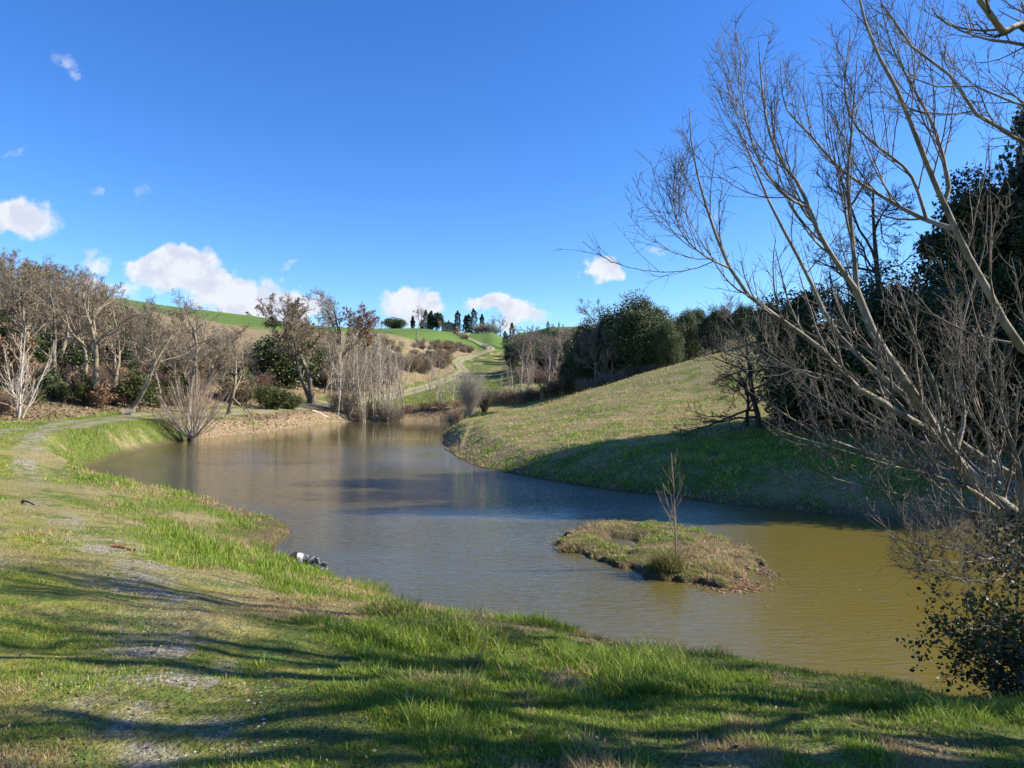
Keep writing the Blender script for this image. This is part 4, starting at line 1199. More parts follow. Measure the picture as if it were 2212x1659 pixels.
BASE = (5.75, 6.9, h1(5.75, 6.9) - .3)
def near_poplar():
    r = np.random.RandomState(5)
    root = empty('poplar_tree', BASE)
    o = np.array(BASE)
    main = [([BASE, c6(2111, 1320, 6.9), c6(1950, 1150, 6.9), c6(1800, 1000, 6.85), c6(1650, 830, 6.8), c6(1560, 680, 6.8), c6(1450, 500, 6.75), c6(1340, 330, 6.7), c6(1240, 180, 6.7), c5(885, 1340, 6.7)], .105, .040),
            ([BASE, (5.7, 7.1, 2.6), c6(2111, 1050, 7.2), c6(1900, 900, 7.3), c6(1700, 780, 7.4), c6(1500, 600, 7.5), c6(1200, 340, 7.6), c6(1050, 200, 7.7), c6(920, 0, 7.8), c5(660, 1270, 7.8), c5(570, 1100, 7.8), c5(480, 920, 7.8), c5(400, 720, 7.9), c5(330, 560, 8)], .07, .008),
            ([BASE, (5.9, 6.7, 3.0), c5(1659, 1620, 6.6), c5(1530, 1400, 6.5), c5(1430, 1230, 6.5), c5(1350, 1060, 6.4), c5(1280, 900, 6.4), c5(1190, 680, 6.3), c5(1100, 440, 6.3), c5(1000, 250, 6.2), c5(940, 100, 6.2), c5(900, -80, 6.2)], .085, .010)]
    T, TR = limb_set(main, 26)
    limbs = [
        ([c5(885, 1340, 6.7), c5(800, 1220, 6.6), c5(720, 1090, 6.55), c5(670, 960, 6.5), c5(610, 830, 6.5), c5(540, 740, 6.4), c5(480, 580, 6.4), c5(450, 350, 6.4), c5(440, 180, 6.4)], .034, .005),
        ([c5(890, 1340, 6.7), c5(870, 1100, 6.7), c5(850, 850, 6.7), c5(870, 600, 6.75), c5(900, 250, 6.8)], .030, .005),
        ([c6(1580, 740, 6.8), c6(1400, 640, 6.6), c6(1230, 530, 6.4), c6(1090, 450, 6.3), c6(960, 280, 6.2), c6(800, 170, 6.1), c5(600, 1520, 6.1), c5(400, 1380, 6.0), c5(300, 1240, 6.0), c5(200, 980, 6.0), c5(130, 700, 6.0), c5(115, 490, 6.0)], .046, .004),
        ([c5(670, 960, 6.5), c5(560, 900, 6.3), c5(440, 740, 6.2), c5(370, 500, 6.2), c5(355, 210, 6.2)], .017, .004),
        ([c5(300, 1240, 6.0), c5(180, 1180, 5.9), c5(80, 1080, 5.9), c5(20, 910, 5.9)], .012, .003),
        ([c5(1350, 1060, 6.4), c5(1190, 1005, 6.7), c5(1000, 900, 7.0), c5(820, 780, 7.1), c5(680, 620, 7.2), c5(560, 480, 7.2), c5(540, 260, 7.2)], .030, .004),
        ([c5(1215, 1012, 6.65), c5(1140, 800, 6.7), c5(1000, 680, 6.8), c5(880, 560, 6.8), c5(840, 400, 6.8), c5(870, 120, 6.8)], .022, .004),
        ([c5(1300, 930, 6.4), c5(1320, 860, 6.4), c5(1260, 600, 6.5), c5(1160, 400, 6.6), c5(1060, 200, 6.6), c5(1010, 0, 6.6)], .028, .005),
        # low limbs sweeping left over the water
        ([c6(2000, 1230, 6.9), c6(1800, 1080, 6.7), c6(1500, 960, 6.6), c6(1200, 860, 6.5), c6(900, 750, 6.4), c6(640, 590, 6.3), c6(400, 440, 6.3)], .032, .004),
        ([c6(1900, 1120, 6.9), c6(1600, 1000, 6.5), c6(1350, 940, 6.3), c6(1000, 830, 6.2), c6(700, 740, 6.1), c6(570, 660, 6.1)], .024, .004),
        ([c6(2050, 1270, 6.9), c6(1800, 1200, 6.5), c6(1500, 1130, 6.4), c6(1200, 1060, 6.3), c6(950, 990, 6.2), c6(840, 860, 6.2)], .024, .004),
        ([c6(1650, 830, 6.8), c6(1400, 760, 7.2), c6(1100, 640, 7.4), c6(850, 480, 7.6), c6(640, 200, 7.7)], .024, .004),
        ([c6(1800, 1000, 6.85), c6(1640, 760, 6.5), c6(1600, 500, 6.3), c6(1500, 250, 6.2), c6(1420, 0, 6.2), c5(1080, 1300, 6.2)], .030, .005),
        ([c6(1700, 880, 6.8), c6(1760, 640, 7.0), c6(1720, 350, 7.1), c6(1760, 60, 7.1), c5(1480, 1150, 7.1), c5(1500, 900, 7.1)], .026, .005),
        ([c6(2000, 1200, 6.9), c6(1950, 900, 7.2), c6(1830, 600, 7.4), c6(1760, 350, 7.5), c6(1640, 100, 7.5)], .030, .005),
        ([c6(2090, 1290, 6.9), c6(2080, 950, 6.5), c6(1980, 640, 6.3), c6(1900, 300, 6.2), c6(1960, 0, 6.2)], .034, .005),
        ([c6(1090, 450, 6.3), c6(800, 370, 6.1), c6(520, 330, 6.0), c6(330, 260, 6.0)], .014, .003),
        ([c6(2060, 1350, 6.7), c6(1900, 1480, 6.2), c6(1700, 1420, 6.0), c6(1450, 1390, 5.9), c6(1280, 1330, 5.9)], .016, .004),
        ([c6(2090, 1400, 6.7), c6(1950, 1600, 6.0), c6(1750, 1600, 5.9), c6(1560, 1540, 5.8), c6(1400, 1420, 5.8)], .014, .004),
        ([c6(2100, 1450, 6.5), c6(1950, 1480, 6.3), c6(1700, 1500, 6.2), c6(1500, 1480, 6.1), c6(1380, 1440, 6.1)], .012, .003),
    ]
    A, AR = limb_set(limbs, 16)
    allP = np.concatenate([T[:, ::2][:, :13], A[:, :13]]) if False else None
    TR = TR * .88; AR = AR * .80
    B1, R1 = grow(r, T, TR, 12, .25, .98, 40, 1.4, 9, .12, .06, .35, .005, .75, abs_len=True)
    B2, R2 = grow(r, A, AR, 14, .12, .90, 34, 1.05, 9, .15, .06, .5, .0038, .38, lvar=.25, abs_len=True)
    Bs = np.concatenate([B1, B2]); Rs = np.concatenate([R1, R2])
    C1, CR = grow(r, Bs, Rs, 6, .12, .95, 36, .44, 6, .11, .09, .6, .0028, .55)
    D1, DR = grow(r, C1, CR, 2, .2, .95, 42, .16, 4, .06, .12, .7, .0024, .8, abs_len=True)
    E1, ER = grow(r, Bs, Rs, 6, .1, .98, 50, .07, 3, .05, .10, .6, .0032, .9, abs_len=True)
    V, Q = tubes(T, TR, 10)
    mesh_np('trunk', V - o, Q, M['poplar'], root)
    V, Q = tubes(A, AR, 7)
    mesh_np('limbs', V - o, Q, M['poplar'], root)
    V, Q = join([tubes(Bs, Rs, 4), tubes(C1, CR, 3), tubes(D1, DR, 3), tubes(E1, ER, 3)])
    mesh_np('crown', V - o, Q, M['poplar_twig'], root)
    C = np.array([c6(2060, 1400, 6.7)]) + r.randn(900, 3) * [.22, .25, .22]
    leaf_obj('ivy', r, C - o, .040, M['bramble'], root, aspect=1.3)
    tag(root, 'large leafless poplar with pale leaning limbs fanning over the water from the right edge', 'poplar tree')


near_poplar()


# a second tree, closer, whose limbs enter at the top right
def right_tree():
    r = np.random.RandomState(8)
    b_ = (6.6, 4.6, h1(6.6, 4.6) - .3)
    root = empty('poplar_tree', b_)
    o = np.array(b_)
    main = [([b_, (6.55, 4.6, 3.5), (6.3, 4.6, 5.2), (5.9, 4.6, 7.2), (5.6, 4.5, 9.5)], .15, .03),
            ([(6.5, 4.6, 3.0), (5.6, 4.9, 4.3), (4.9, 5.1, 5.4), (4.2, 5.2, 6.4), (3.5, 5.2, 7.4)], .075, .012)]
    T, TR = limb_set(main, 18)
    limbs = [
        ([(6.4, 4.6, 4.0), c5(1800, 200, 5.0), c5(1659, 100, 5.0), c5(1560, 130, 4.8), c5(1470, -20, 4.8)], .05, .02),
        ([(6.3, 4.6, 3.9), c5(1800, 690, 5.1), c5(1659, 640, 5.1), c5(1470, 540, 5.1), c5(1380, 400, 5.1), c5(1300, 310, 5.1), c5(1130, 180, 5.1), c5(1030, 20, 5.1)], .034, .006),
        ([(6.3, 4.6, 4.4), c5(1800, 520, 5.3), c5(1659, 480, 5.3), c5(1450, 390, 5.4), c5(1250, 390, 5.4), c5(1100, 330, 5.4)], .024, .004),
        ([(6.2, 4.6, 5.0), (5.2, 3.9, 5.6), (4.2, 3.4, 6.6), (3.4, 3.1, 7.8)], .05, .01),
        ([(6.2, 4.6, 4.6), (5.2, 4.2, 5.0), (4.6, 3.8, 5.6), (4.2, 3.4, 6.4)], .045, .01),
        ([(6.3, 4.6, 4.2), (6.0, 3.6, 5.2), (5.6, 2.9, 6.4), (5.3, 2.4, 7.6)], .05, .01),
        ([(6.3, 4.6, 5.4), (6.4, 5.6, 6.4), (6.2, 6.4, 7.8)], .045, .01),
        ([(6.4, 4.6, 3.4), (7.2, 4.4, 4.8), (7.8, 4.2, 6.8)], .05, .01),
        ([(5.9, 4.6, 6.6), (5.2, 4.9, 7.6), (4.7, 5.2, 9.0)], .035, .008)]
    A, AR = limb_set(limbs, 14)
    B1, R1 = grow(r, T, TR, 10, .35, .98, 42, 1.3, 8, .10, .08, .35, .006, .75, abs_len=True)
    B2, R2 = grow(r, A, AR, 14, .2, .97, 40, 1.0, 8, .12, .08, .5, .0045, .6, abs_len=True)
    Bs = np.concatenate([B1, B2]); Rs = np.concatenate([R1, R2])
    C1, CR = grow(r, Bs, Rs, 6, .12, .95, 40, .40, 5, .10, .10, .6, .0034, .55)
    D1, DR = grow(r, C1, CR, 3, .2, .95, 42, .14, 4, .06, .12, .7, .0028, .8, abs_len=True)
    V, Q = join([tubes(T, TR, 9)])
    mesh_np('trunk', V - o, Q, M['poplar'], root)
    V, Q = tubes(A, AR, 7)
    mesh_np('limbs', V - o, Q, M['poplar'], root)
    V, Q = join([tubes(Bs, Rs, 4), tubes(C1, CR, 3), tubes(D1, DR, 3)])
    mesh_np('crown', V - o, Q, M['poplar_twig'], root)
    tag(root, 'nearer leafless poplar mostly outside the frame, its limbs entering at the top right corner', 'poplar tree')


right_tree()
# further trees outside the right edge that throw the striped shade on the near grass
sh = bare_tree(191, 10, .24, .12, 12, 30, .14, mats=('poplar', 'poplar_twig'), tw=(5, 3, 2), rmin=.010, up=.1)
sh.place(9.6, 3.9, h1(9.6, 3.9), .3, (1.0, 1.0, 1.0), 'leafless tree beyond the right edge shading the near grass', 'tree', 'trees beyond the right edge')
sh.place(11.5, 5.2, h1(11.5, 5.2), 2.3, (.9, .9, .95), 'leafless tree beyond the right edge shading the near grass', 'tree', 'trees beyond the right edge')
sh.place(9.2, 2.2, h1(9.2, 2.2), 4.3, (.8, .8, .7), 'leafless tree beyond the right edge shading the near grass', 'tree', 'trees beyond the right edge')


# bramble bush bottom right
def bramble():
    r = np.random.RandomState(3)
    bx, by = 4.35, 5.15
    b_ = (bx, by, h1(bx, by) - .05)
    root = empty('bramble_bush', b_)
    n = 90; N = 9
    a = r.rand(n) * 2 * np.pi; sp = np.radians(75) * r.rand(n) ** .6
    d = np.stack([np.sin(sp) * np.cos(a), np.sin(sp) * np.sin(a), np.cos(sp)], 1)
    p = np.stack([r.randn(n) * .28, r.randn(n) * .28, np.zeros(n)], 1)
    Ln = (.65 + .55 * r.rand(n))[:, None]
    pts = [p]
    for j in range(N - 1):
        d = norm(d + .10 * r.randn(n, 3) + [0, 0, -.05]); p = p + d * Ln / (N - 1); pts.append(p)
    A = np.stack(pts, 1); AR = np.full((n, 1), .006) * np.linspace(1, .4, N)[None]
    B_, BR = grow(r, A, AR, 7, .15, 1, 45, .42, 5, .0, .15, .6, .0022, .6)
    V, Q = join([tubes(A, AR, 5), tubes(B_, BR, 3)])
    mesh_np('stems', V, Q, M['oak_dark'], root)
    C = np.concatenate([tip_points(r, B_, 22, .035), tip_points(r, A, 50, .07)])
    keep = C[:, 2] > .02
    leaf_obj('leaves', r, C[keep], .029, M['bramble'], root, aspect=1.3)
    tag(root, 'dark bramble bush with small glossy leaves at the bottom right on the near bank', 'bramble bush')


bramble()

# ================================================================== island
OUT = [(1205, 1168), (1225, 1150), (1265, 1137), (1300, 1130), (1390, 1133), (1480, 1143), (1530, 1160), (1600, 1182), (1640, 1205), (1645, 1222), (1620, 1250), (1560, 1270), (1480, 1258), (1400, 1248), (1330, 1222), (1280, 1203), (1225, 1188)]
def on_water(dx, dy):
    d = EYE * F / (dy * .4629 - HOR)
    return (X(dx * .4629, d), d)


iso = catmull([on_water(a, b) for a, b in OUT], 5, True)
ic = iso.mean(0)
gxs = np.linspace(iso[:, 0].min() - .5, iso[:, 0].max() + .5, 130); gys = np.linspace(iso[:, 1].min() - .5, iso[:, 1].max() + .5, 150)
IX, IY = np.meshgrid(gxs, gys, indexing='ij')
dd, _ = seg_dist(IX.ravel(), IY.ravel(), iso, True)
sdi = np.where(inside(IX.ravel(), IY.ravel(), iso), dd, -dd)
nz = fbm(IX.ravel() * 1.8, IY.ravel() * 1.8, 4); nz2 = fbm(IX.ravel() * 5, IY.ravel() * 5, 3)
pud = on_water(1340, 1173)
zi = -.35 + (.35 + .09) * sstep(-.35, .22, sdi + (nz2 - .5) * .45 + (nz - .5) * .5) + .05 * sstep(.1, .9, sdi) + (nz - .5) * .16 * sstep(0, .4, sdi) + (nz2 - .5) * .08
zi -= .42 * np.exp(-((IX.ravel() - pud[0]) / .42) ** 2 - ((IY.ravel() - pud[1]) / .55) ** 2)
IZ = zi.reshape(IX.shape)


def Hi(x, y):
    i = np.clip(((x - gxs[0]) / (gxs[1] - gxs[0])).astype(int), 0, 129); j = np.clip(((y - gys[0]) / (gys[1] - gys[0])).astype(int), 0, 149)
    return IZ[i, j]


ii = np.arange(IX.size).reshape(IX.shape)
q = np.stack([ii[:-1, :-1], ii[1:, :-1], ii[1:, 1:], ii[:-1, 1:]], -1).reshape(-1, 4)
za = np.stack([.15 + .4 * (nz > .6), .15 + .3 * (nz < .4), 0 * nz, 0 * nz], 1)
isl = mesh_np('island', np.stack([IX.ravel(), IY.ravel(), zi], 1), q, M['ground'], attrs={'zone': za})
tag(isl, kind='structure')


# ------------------------------------------------------------------ blades
def tint_mix(r, n, green):
    """green (n,) 0..1 -> per-blade colour"""
    g1 = np.array([.10, .18, .020]); g2 = np.array([.26, .36, .038]); g3 = np.array([.38, .40, .07])
    d1 = np.array([.50, .40, .21]); d2 = np.array([.28, .20, .095]); d3 = np.array([.42, .28, .12])
    k = r.rand(n, 1); k2 = r.rand(n)
    cg = g1 * (1 - k) + g2 * k; cg = np.where((k2 > .85)[:, None], g3, cg)
    cd = d1 * (1 - k) + d2 * k; cd = np.where((k2 > .8)[:, None], d3, cd)
    return np.where((r.rand(n) < green)[:, None], cg, cd)


def blades(r, x, y, z, hgt, wid, col, lean=.5, seg=1):
    n = len(x)
    a = r.rand(n) * 2 * np.pi
    u_ = np.stack([np.cos(a), np.sin(a), np.zeros(n)], 1) * (wid * .5)[:, None]
    b_ = r.rand(n) * 2 * np.pi
    ln = (lean * (.3 + r.rand(n)))
    dr = np.stack([np.cos(b_) * ln, np.sin(b_) * ln, np.ones(n)], 1); dr = norm(dr)
    p0 = np.stack([x, y, z - .01], 1)
    if seg == 1:
        tip = p0 + dr * hgt[:, None]
        V = np.stack([p0 - u_, p0 + u_, tip + u_ * .15, tip - u_ * .15], 1).reshape(-1, 3)
        Q = np.arange(4 * n).reshape(n, 4)
        C = np.repeat(col, 4, 0)
    else:
        mid = p0 + dr * (hgt * .55)[:, None]
        dr2 = norm(dr + np.stack([np.cos(b_), np.sin(b_), -.35 * np.ones(n)], 1) * (ln * 1.1)[:, None])
        tip = mid + dr2 * (hgt * .5)[:, None]
        V = np.stack([p0 - u_, p0 + u_, mid + u_ * .8, mid - u_ * .8, tip + u_ * .1, tip - u_ * .1], 1).reshape(-1, 3)
        b0 = np.arange(n) * 6
        Q = np.concatenate([np.stack([b0, b0 + 1, b0 + 2, b0 + 3], 1), np.stack([b0 + 3, b0 + 2, b0 + 4, b0 + 5], 1)])
        C = np.repeat(col, 6, 0)
    return V, Q, C


def blade_obj(name, sets, label=None, cat=None, kind='stuff', group=None, parent=None, org=None):
    Vs, Qs, Cs, o = [], [], [], 0
    for V, Q, C in sets:
        Vs.append(V); Qs.append(Q + o); Cs.append(C); o += len(V)
    V = np.concatenate(Vs)
    if org is not None: V = V - np.array(org)
    ob = mesh_np(name, V, np.concatenate(Qs), M['blade'], parent, smooth=False, attrs={'tint': np.concatenate(Cs)})
    return tag(ob, label, cat, group, kind)


def scatter(r, n, x0, x1, y0, y1, ymode=1.0):
    x = x0 + (x1 - x0) * r.rand(n)
    y = y0 * (y1 / y0) ** (r.rand(n) ** ymode)
    return x, y


r = np.random.RandomState(77)
sets = []


def add_grass(n, pxa, pxb, d0, d1, hmin, hmax, wid, seg, dens_pow=1.0, thr=.0, lean=.55, patch=0.0, bright=1.0, dry=None):
    """blades over the part of the land seen between two bearings and two depths"""
    d = d0 * (d1 / d0) ** (r.rand(n) ** dens_pow)
    px = pxa + (pxb - pxa) * r.rand(n)
    x = (px - 512) / F * d; y = d
    sdv = H(x, y, SD)
    z = H(x, y)
    zz = zones(x, y)
    clump = fbm(x * 2.3, y * 2.3, 3)
    gv = zz[:, 0]
    track = np.exp(-((np.abs(H(x, y, PD)) - .78) / .40) ** 2) * (H(x, y, PD) < 1.7) * .6 + (H(x, y, PD) < 1.6) * .55
    pn = fbm(x * 4.1 + 2, y * 4.1, 3)
    keep = (pn + r.rand(n) * .22 > patch) & (sdv > .05) & (r.rand(n) > np.clip(track * (.6 if hmax < .06 else 1), 0, .95)) & (r.rand(n) > .85 * zz[:, 1]) & (clump + r.rand(n) * .5 > thr)
    x, y, z, gv, clump, sdv, pd = x[keep], y[keep], z[keep], gv[keep], clump[keep], sdv[keep], H(x, y, PD)[keep]
    k = len(x)
    lush = np.clip((gv - .35) * 1.6, 0, 1)
    onp = np.where(pd < 1.9, .6, 1.0)
    hh = (hmin + (hmax - hmin) * r.rand(k) ** 1.6) * (.6 + 1.0 * sstep(.42, .66, clump)) * (.55 + .6 * lush) * onp
    if d1 < 12: hh = np.maximum(hh, (.012 + .020 * r.rand(k)) * (.7 + .8 * sstep(.4, .6, clump)))
    hh = hh * (1 - .72 * np.exp(-((x - X(300, 12.7)) / .6) ** 2 - ((y - 12.5) / 1.0) ** 2))
    col = tint_mix(r, k, np.clip(sstep(.22, .66, gv + (fbm(x * 3 + 7, y * 3, 3) - .5) * 1.5) * .92 + .04, 0, 1))
    if dry is not None: col = tint_mix(r, k, np.full(k, 1 - dry))
    col = col * bright
    sets.append(blades(r, x, y, z, hh, wid * (.6 + .8 * r.rand(k)) * (1 + d[keep] * 0), col, lean, seg))


add_grass(300000, -30, 1060, 2.4, 8.5, .022, .085, .0048, 2, patch=.51)
add_grass(170000, 240, 1060, 4.2, 10.5, .03, .11, .0055, 2, patch=.51)
add_grass(90000, 0, 1060, 2.4, 10, .03, .08, .0045, 1, lean=3.0, dry=.95, patch=.5)
add_grass(200000, -30, 560, 8.0, 24, .05, .15, .011, 1)
add_grass(150000, -30, 300, 22, 60, .06, .20, .028, 1)
short = dict(on=True)
add_grass(330000, -30, 560, 2.4, 11, .012, .045, .0050, 1)
add_grass(120000, 300, 1060, 2.4, 7, .012, .04, .0050, 1, patch=.5)
blade_obj('grass', sets, 'lush and straw-coloured grass of the near bank and track side', 'grass')
sets = []
add_grass(240000, 430, 1040, 20, 66, .06, .26, .034, 1, .8, .3, 1.5, bright=1.25)
blade_obj('grass', sets, 'mown meadow grass on the mound across the water', 'grass')
sets = []
add_grass(40000, 330, 600, 66, 200, .15, .35, .10, 1)
blade_obj('grass', sets, 'rough grass of the valley beyond the pond', 'grass')

# separate dark tussocks on the near bank
TUS = [(470, 640, 'grass tussock standing up from the near bank in mid picture', .30), (527, 603, 'spiky grass tussock on the bank edge against the water', .26), (375, 590, 'thick grass tuft on the bank edge right of the dog', .26),
       (905, 655, 'coarse grass tuft in the shade left of the bramble', .24), (665, 668, 'coarse deep green tussock in the shaded grass', .25), (400, 612, 'dark grass tuft behind the withered patch', .22)]


def hit(px, py):
    lo = 2.2
    for d in np.arange(2.2, 40, .02):
        if EYE + (HOR - py) / F * d < h1(X(px, d), d): return d
    return 20.0


def tuft(px, py, label, hh, n=420, col=None, w=.16, cat='grass tuft', gname='grass_tussock', dry=.15):
    d = hit(px, py); x0 = X(px, d)
    n_ = n
    xx = x0 + np.clip(r.randn(n_), -1.7, 1.7) * w; yy = d + np.clip(r.randn(n_), -1.7, 1.7) * w
    z0 = h1(x0, d)
    c = tint_mix(r, n_, np.full(n_, 1 - dry)) * (.8 if col is None else col)
    s = blades(r, xx, yy, H(xx, yy), hh * (.5 + .6 * r.rand(n_)), .007 * np.ones(n_), c, .7, 2)
    blade_obj(gname, [s], label, cat, None, org=(x0, d, z0)).location = (x0, d, z0)


for px, py, lb, hh in TUS: tuft(px, py, lb, hh)


# island vegetation
def isl_pts(n, inner=.05):
    x = iso[:, 0].min() + np.ptp(iso[:, 0]) * r.rand(n); y = iso[:, 1].min() + np.ptp(iso[:, 1]) * r.rand(n)
    z = Hi(x, y); k = z > .02 + inner
    return x[k], y[k], z[k]


x, y, z = isl_pts(42000, .0)
gi = fbm(x * 1.8, y * 1.8, 4); k = len(x)
gi2 = gi + .12 * (x < ic[0] - .3) * (y < ic[1])
col = tint_mix(r, k, np.clip(sstep(.50, .62, gi2) * .75 + .03, 0, 1))
s1 = blades(r, x, y, z, (.03 + .08 * r.rand(k) ** 2) * (.7 + .8 * sstep(.4, .7, fbm(x * 3, y * 3, 3))), .009 * (1 + r.rand(k)), col, 1.2, 2)
blade_obj('grass', [s1], 'matted straw and green grass covering the islet', 'grass')


def isl_tuft(dx, dy, label, hh, n, w, dry, lean=.9, wid=.009, name='sedge_tussock', dark=1.0):
    px_, d = dx * .4629, None
    xx0, d = on_water(dx, dy)
    z0 = max(float(Hi(np.array([xx0]), np.array([d]))[0]), .0)
    d = (EYE - z0) / EYE * d; xx0 = X(px_, d)
    xx = xx0 + np.clip(r.randn(n), -1.7, 1.7) * w; yy = d + np.clip(r.randn(n), -1.7, 1.7) * w
    c = tint_mix(r, n, np.full(n, 1 - dry)) * dark
    zt = np.maximum(Hi(xx, yy), -.02)
    s = blades(r, xx, yy, zt, hh * (.45 + .65 * r.rand(n)), wid * np.ones(n), c, lean, 2)
    blade_obj(name, [s], label, 'grass tuft', None, org=(xx0, d, z0)).location = (xx0, d, z0)
    return xx0, d, z0


isl_tuft(1440, 1226, 'big dark drooping sedge tussock at the foot of the sapling on the islet', .62, 900, .13, .55, 1.0, .010, dark=.6)
isl_tuft(1232, 1176, 'straw-coloured tussock at the left tip of the islet', .28, 500, .14, .9)
isl_tuft(1510, 1156, 'small bright green tuft at the far rim of the islet', .24, 260, .07, .02)
isl_tuft(1610, 1187, 'low green-brown tuft at the right rim of the islet', .16, 240, .10, .5)
isl_tuft(1560, 1225, 'straw tussock on the right end of the islet', .26, 500, .18, .85)
isl_tuft(1300, 1140, 'dry reed tuft on the far left rim of the islet', .24, 300, .22, .9)


def sapling():
    x0, d = on_water(1457, 1216)
    z0 = float(Hi(np.array([x0]), np.array([d]))[0])
    d = (EYE - z0) / EYE * d; x0 = X(1457 * .4629, d)
    root = empty('sapling', (x0, d, z0 - .03))
    rr = np.random.RandomState(13)
    T = np.stack([np.interp(np.linspace(0, 1, 9), [0, .4, .7, 1], [.03, 0, -.02, -.07]), np.zeros(9), np.linspace(-.05, 2.25, 9)], 1)[None]
    TR = np.linspace(.020, .004, 9)[None]
    A, AR = grow(rr, T, TR, 20, .24, .86, 42, .72, 8, .14, .05, .5, .0036, .7, abs_len=True)
    B_, BR = grow(rr, A, AR, 3, .2, .9, 30, .3, 4, .1, .06, .7, .003, .6)
    V, Q = tubes(T, TR, 7); mesh_np('trunk', V, Q, M['greytwig'], root)
    V, Q = join([tubes(A, AR, 4), tubes(B_, BR, 3)]); mesh_np('crown', V, Q, M['twig'], root)
    tag(root, 'thin leafless sapling with upright shoots growing on the islet', 'sapling')


sapling()

# floating leaves and mud mats at the islet's rim
def flat_bits(name, cx, cy, sx_, sy_, n, size, mat, label, cat, kind='stuff', z=.006):
    C = np.stack([cx + r.randn(n) * sx_, cy + r.randn(n) * sy_, z + r.rand(n) * .012], 1)
    sd1 = H(C[:, 0], C[:, 1], SD); C = C[sd1 < -.1]
    n = len(C); a = r.rand(n) * 6.28; s = size * (.5 + r.rand(n))
    u_ = np.stack([np.cos(a), np.sin(a), .25 * r.randn(n)], 1) * s[:, None]; v_ = np.stack([-np.sin(a), np.cos(a), .25 * r.randn(n)], 1) * (s * .5)[:, None]
    V = np.stack([C - u_, C - v_, C + u_, C + v_], 1).reshape(-1, 3)
    va = np.repeat(r.rand(n, 3), 4, 0)
    tag(mesh_np(name, V, np.arange(4 * n).reshape(n, 4), mat, smooth=False, attrs={'vary': va}), label, cat, kind=kind)


for (dx, dy, sx_, sy_, n, lb) in [(1575, 1262, .28, .20, 1500, 'mat of brown floating debris at the near right rim of the islet'), (1225, 1172, .22, .5, 500, 'thin floating debris off the left tip of the islet'), (1632, 1225, .10, .42, 900, 'brown debris fringe at the right tip of the islet')]:
    a_, b2 = on_water(dx, dy)
    flat_bits('floating_debris', a_, b2, sx_, sy_, n, .028, M['dead'], lb, 'floating debris')
flat_bits('floating_leaves', 4.6, 11.0, 2.4, 2.6, 70, .022, M['dead'], 'scattered small leaves floating on the ochre water', 'floating leaves')
flat_bits('floating_leaves', .4, 12.2, 1.6, 1.0, 40, .018, M['oak_dark'], 'dark specks of leaves floating near the bank in mid picture', 'floating leaves')


# ------------------------------------------------------------------ fallen leaves on the near grass, litter on the banks
n = 2600
d = 2.5 * (10 / 2.5) ** r.rand(n); px = r.rand(n) * 1100 - 30
x = (px - 512) / F * d; y = d; k = (H(x, y, SD) > .2) & (fbm(x * 1.2 + 5, y * 1.2, 3) + .25 * r.rand(n) > .58)
x, y = x[k], y[k]
leaf_litter = leaf_obj('fallen_leaves', r, np.stack([x, y, H(x, y) + .012 + .02 * r.rand(len(x))], 1), .017, M['dead'], None)
tag(leaf_litter, 'brown fallen leaves strewn through the near grass', 'fallen leaves', kind='stuff')
n = 26000
px = r.rand(n) * 480 - 10; d = 42 * (125 / 42) ** r.rand(n); x = (px - 512) / F * d; y = d
k = (r.rand(n) < zones(x, y)[:, 1]) & (H(x, y, SD) > .1)
x, y = x[k], y[k]
ll = leaf_obj('fallen_leaves', r, np.stack([x, y, H(x, y) + .03 + .06 * r.rand(len(x))], 1), .15, M['dead'], None)
tag(ll, 'thick carpet of brown oak leaves on the far bank and wood floor', 'fallen leaves', kind='stuff')

# stones of the near track
n = 9000
d = 2.6 * (14 / 2.6) ** r.rand(n); px = r.rand(n) * 420 - 30; x = (px - 512) / F * d; y = d
pd = H(x, y, PD)
k = (np.exp(-((pd - .78) / .4) ** 2) * (fbm(x * 1.1, y * 1.1, 3) > .46) > r.rand(n))
x, y = x[k], y[k]; n = len(x)
oc = np.array([[1, 0, 0], [0, 1, 0], [-1, 0, 0], [0, -1, 0], [0, 0, .6], [0, 0, -.6]], float)
s = .004 + .008 * r.rand(n) ** 2
a = r.rand(n) * 6.28; ca, sa = np.cos(a), np.sin(a)
oo_ = oc[None] * s[:, None, None] * (.7 + .6 * r.rand(n, 6, 1))
V = np.stack([oo_[..., 0] * ca[:, None] - oo_[..., 1] * sa[:, None], oo_[..., 0] * sa[:, None] + oo_[..., 1] * ca[:, None], oo_[..., 2]], -1) + np.stack([x, y, H(x, y) + .008], 1)[:, None]
tf = np.array([[0, 1, 4], [1, 2, 4], [2, 3, 4], [3, 0, 4], [1, 0, 5], [2, 1, 5], [3, 2, 5], [0, 3, 5]])
T = (np.arange(n)[:, None, None] * 6 + tf[None]).reshape(-1, 3)
tag(mesh_np('gravel', V.reshape(-1, 3), None, plain('gravel_stone', (.20, .18, .145), (.44, .41, .35), 18), T=T, smooth=False), 'pale loose gravel in the wheel ruts of the track', 'gravel', kind='stuff')


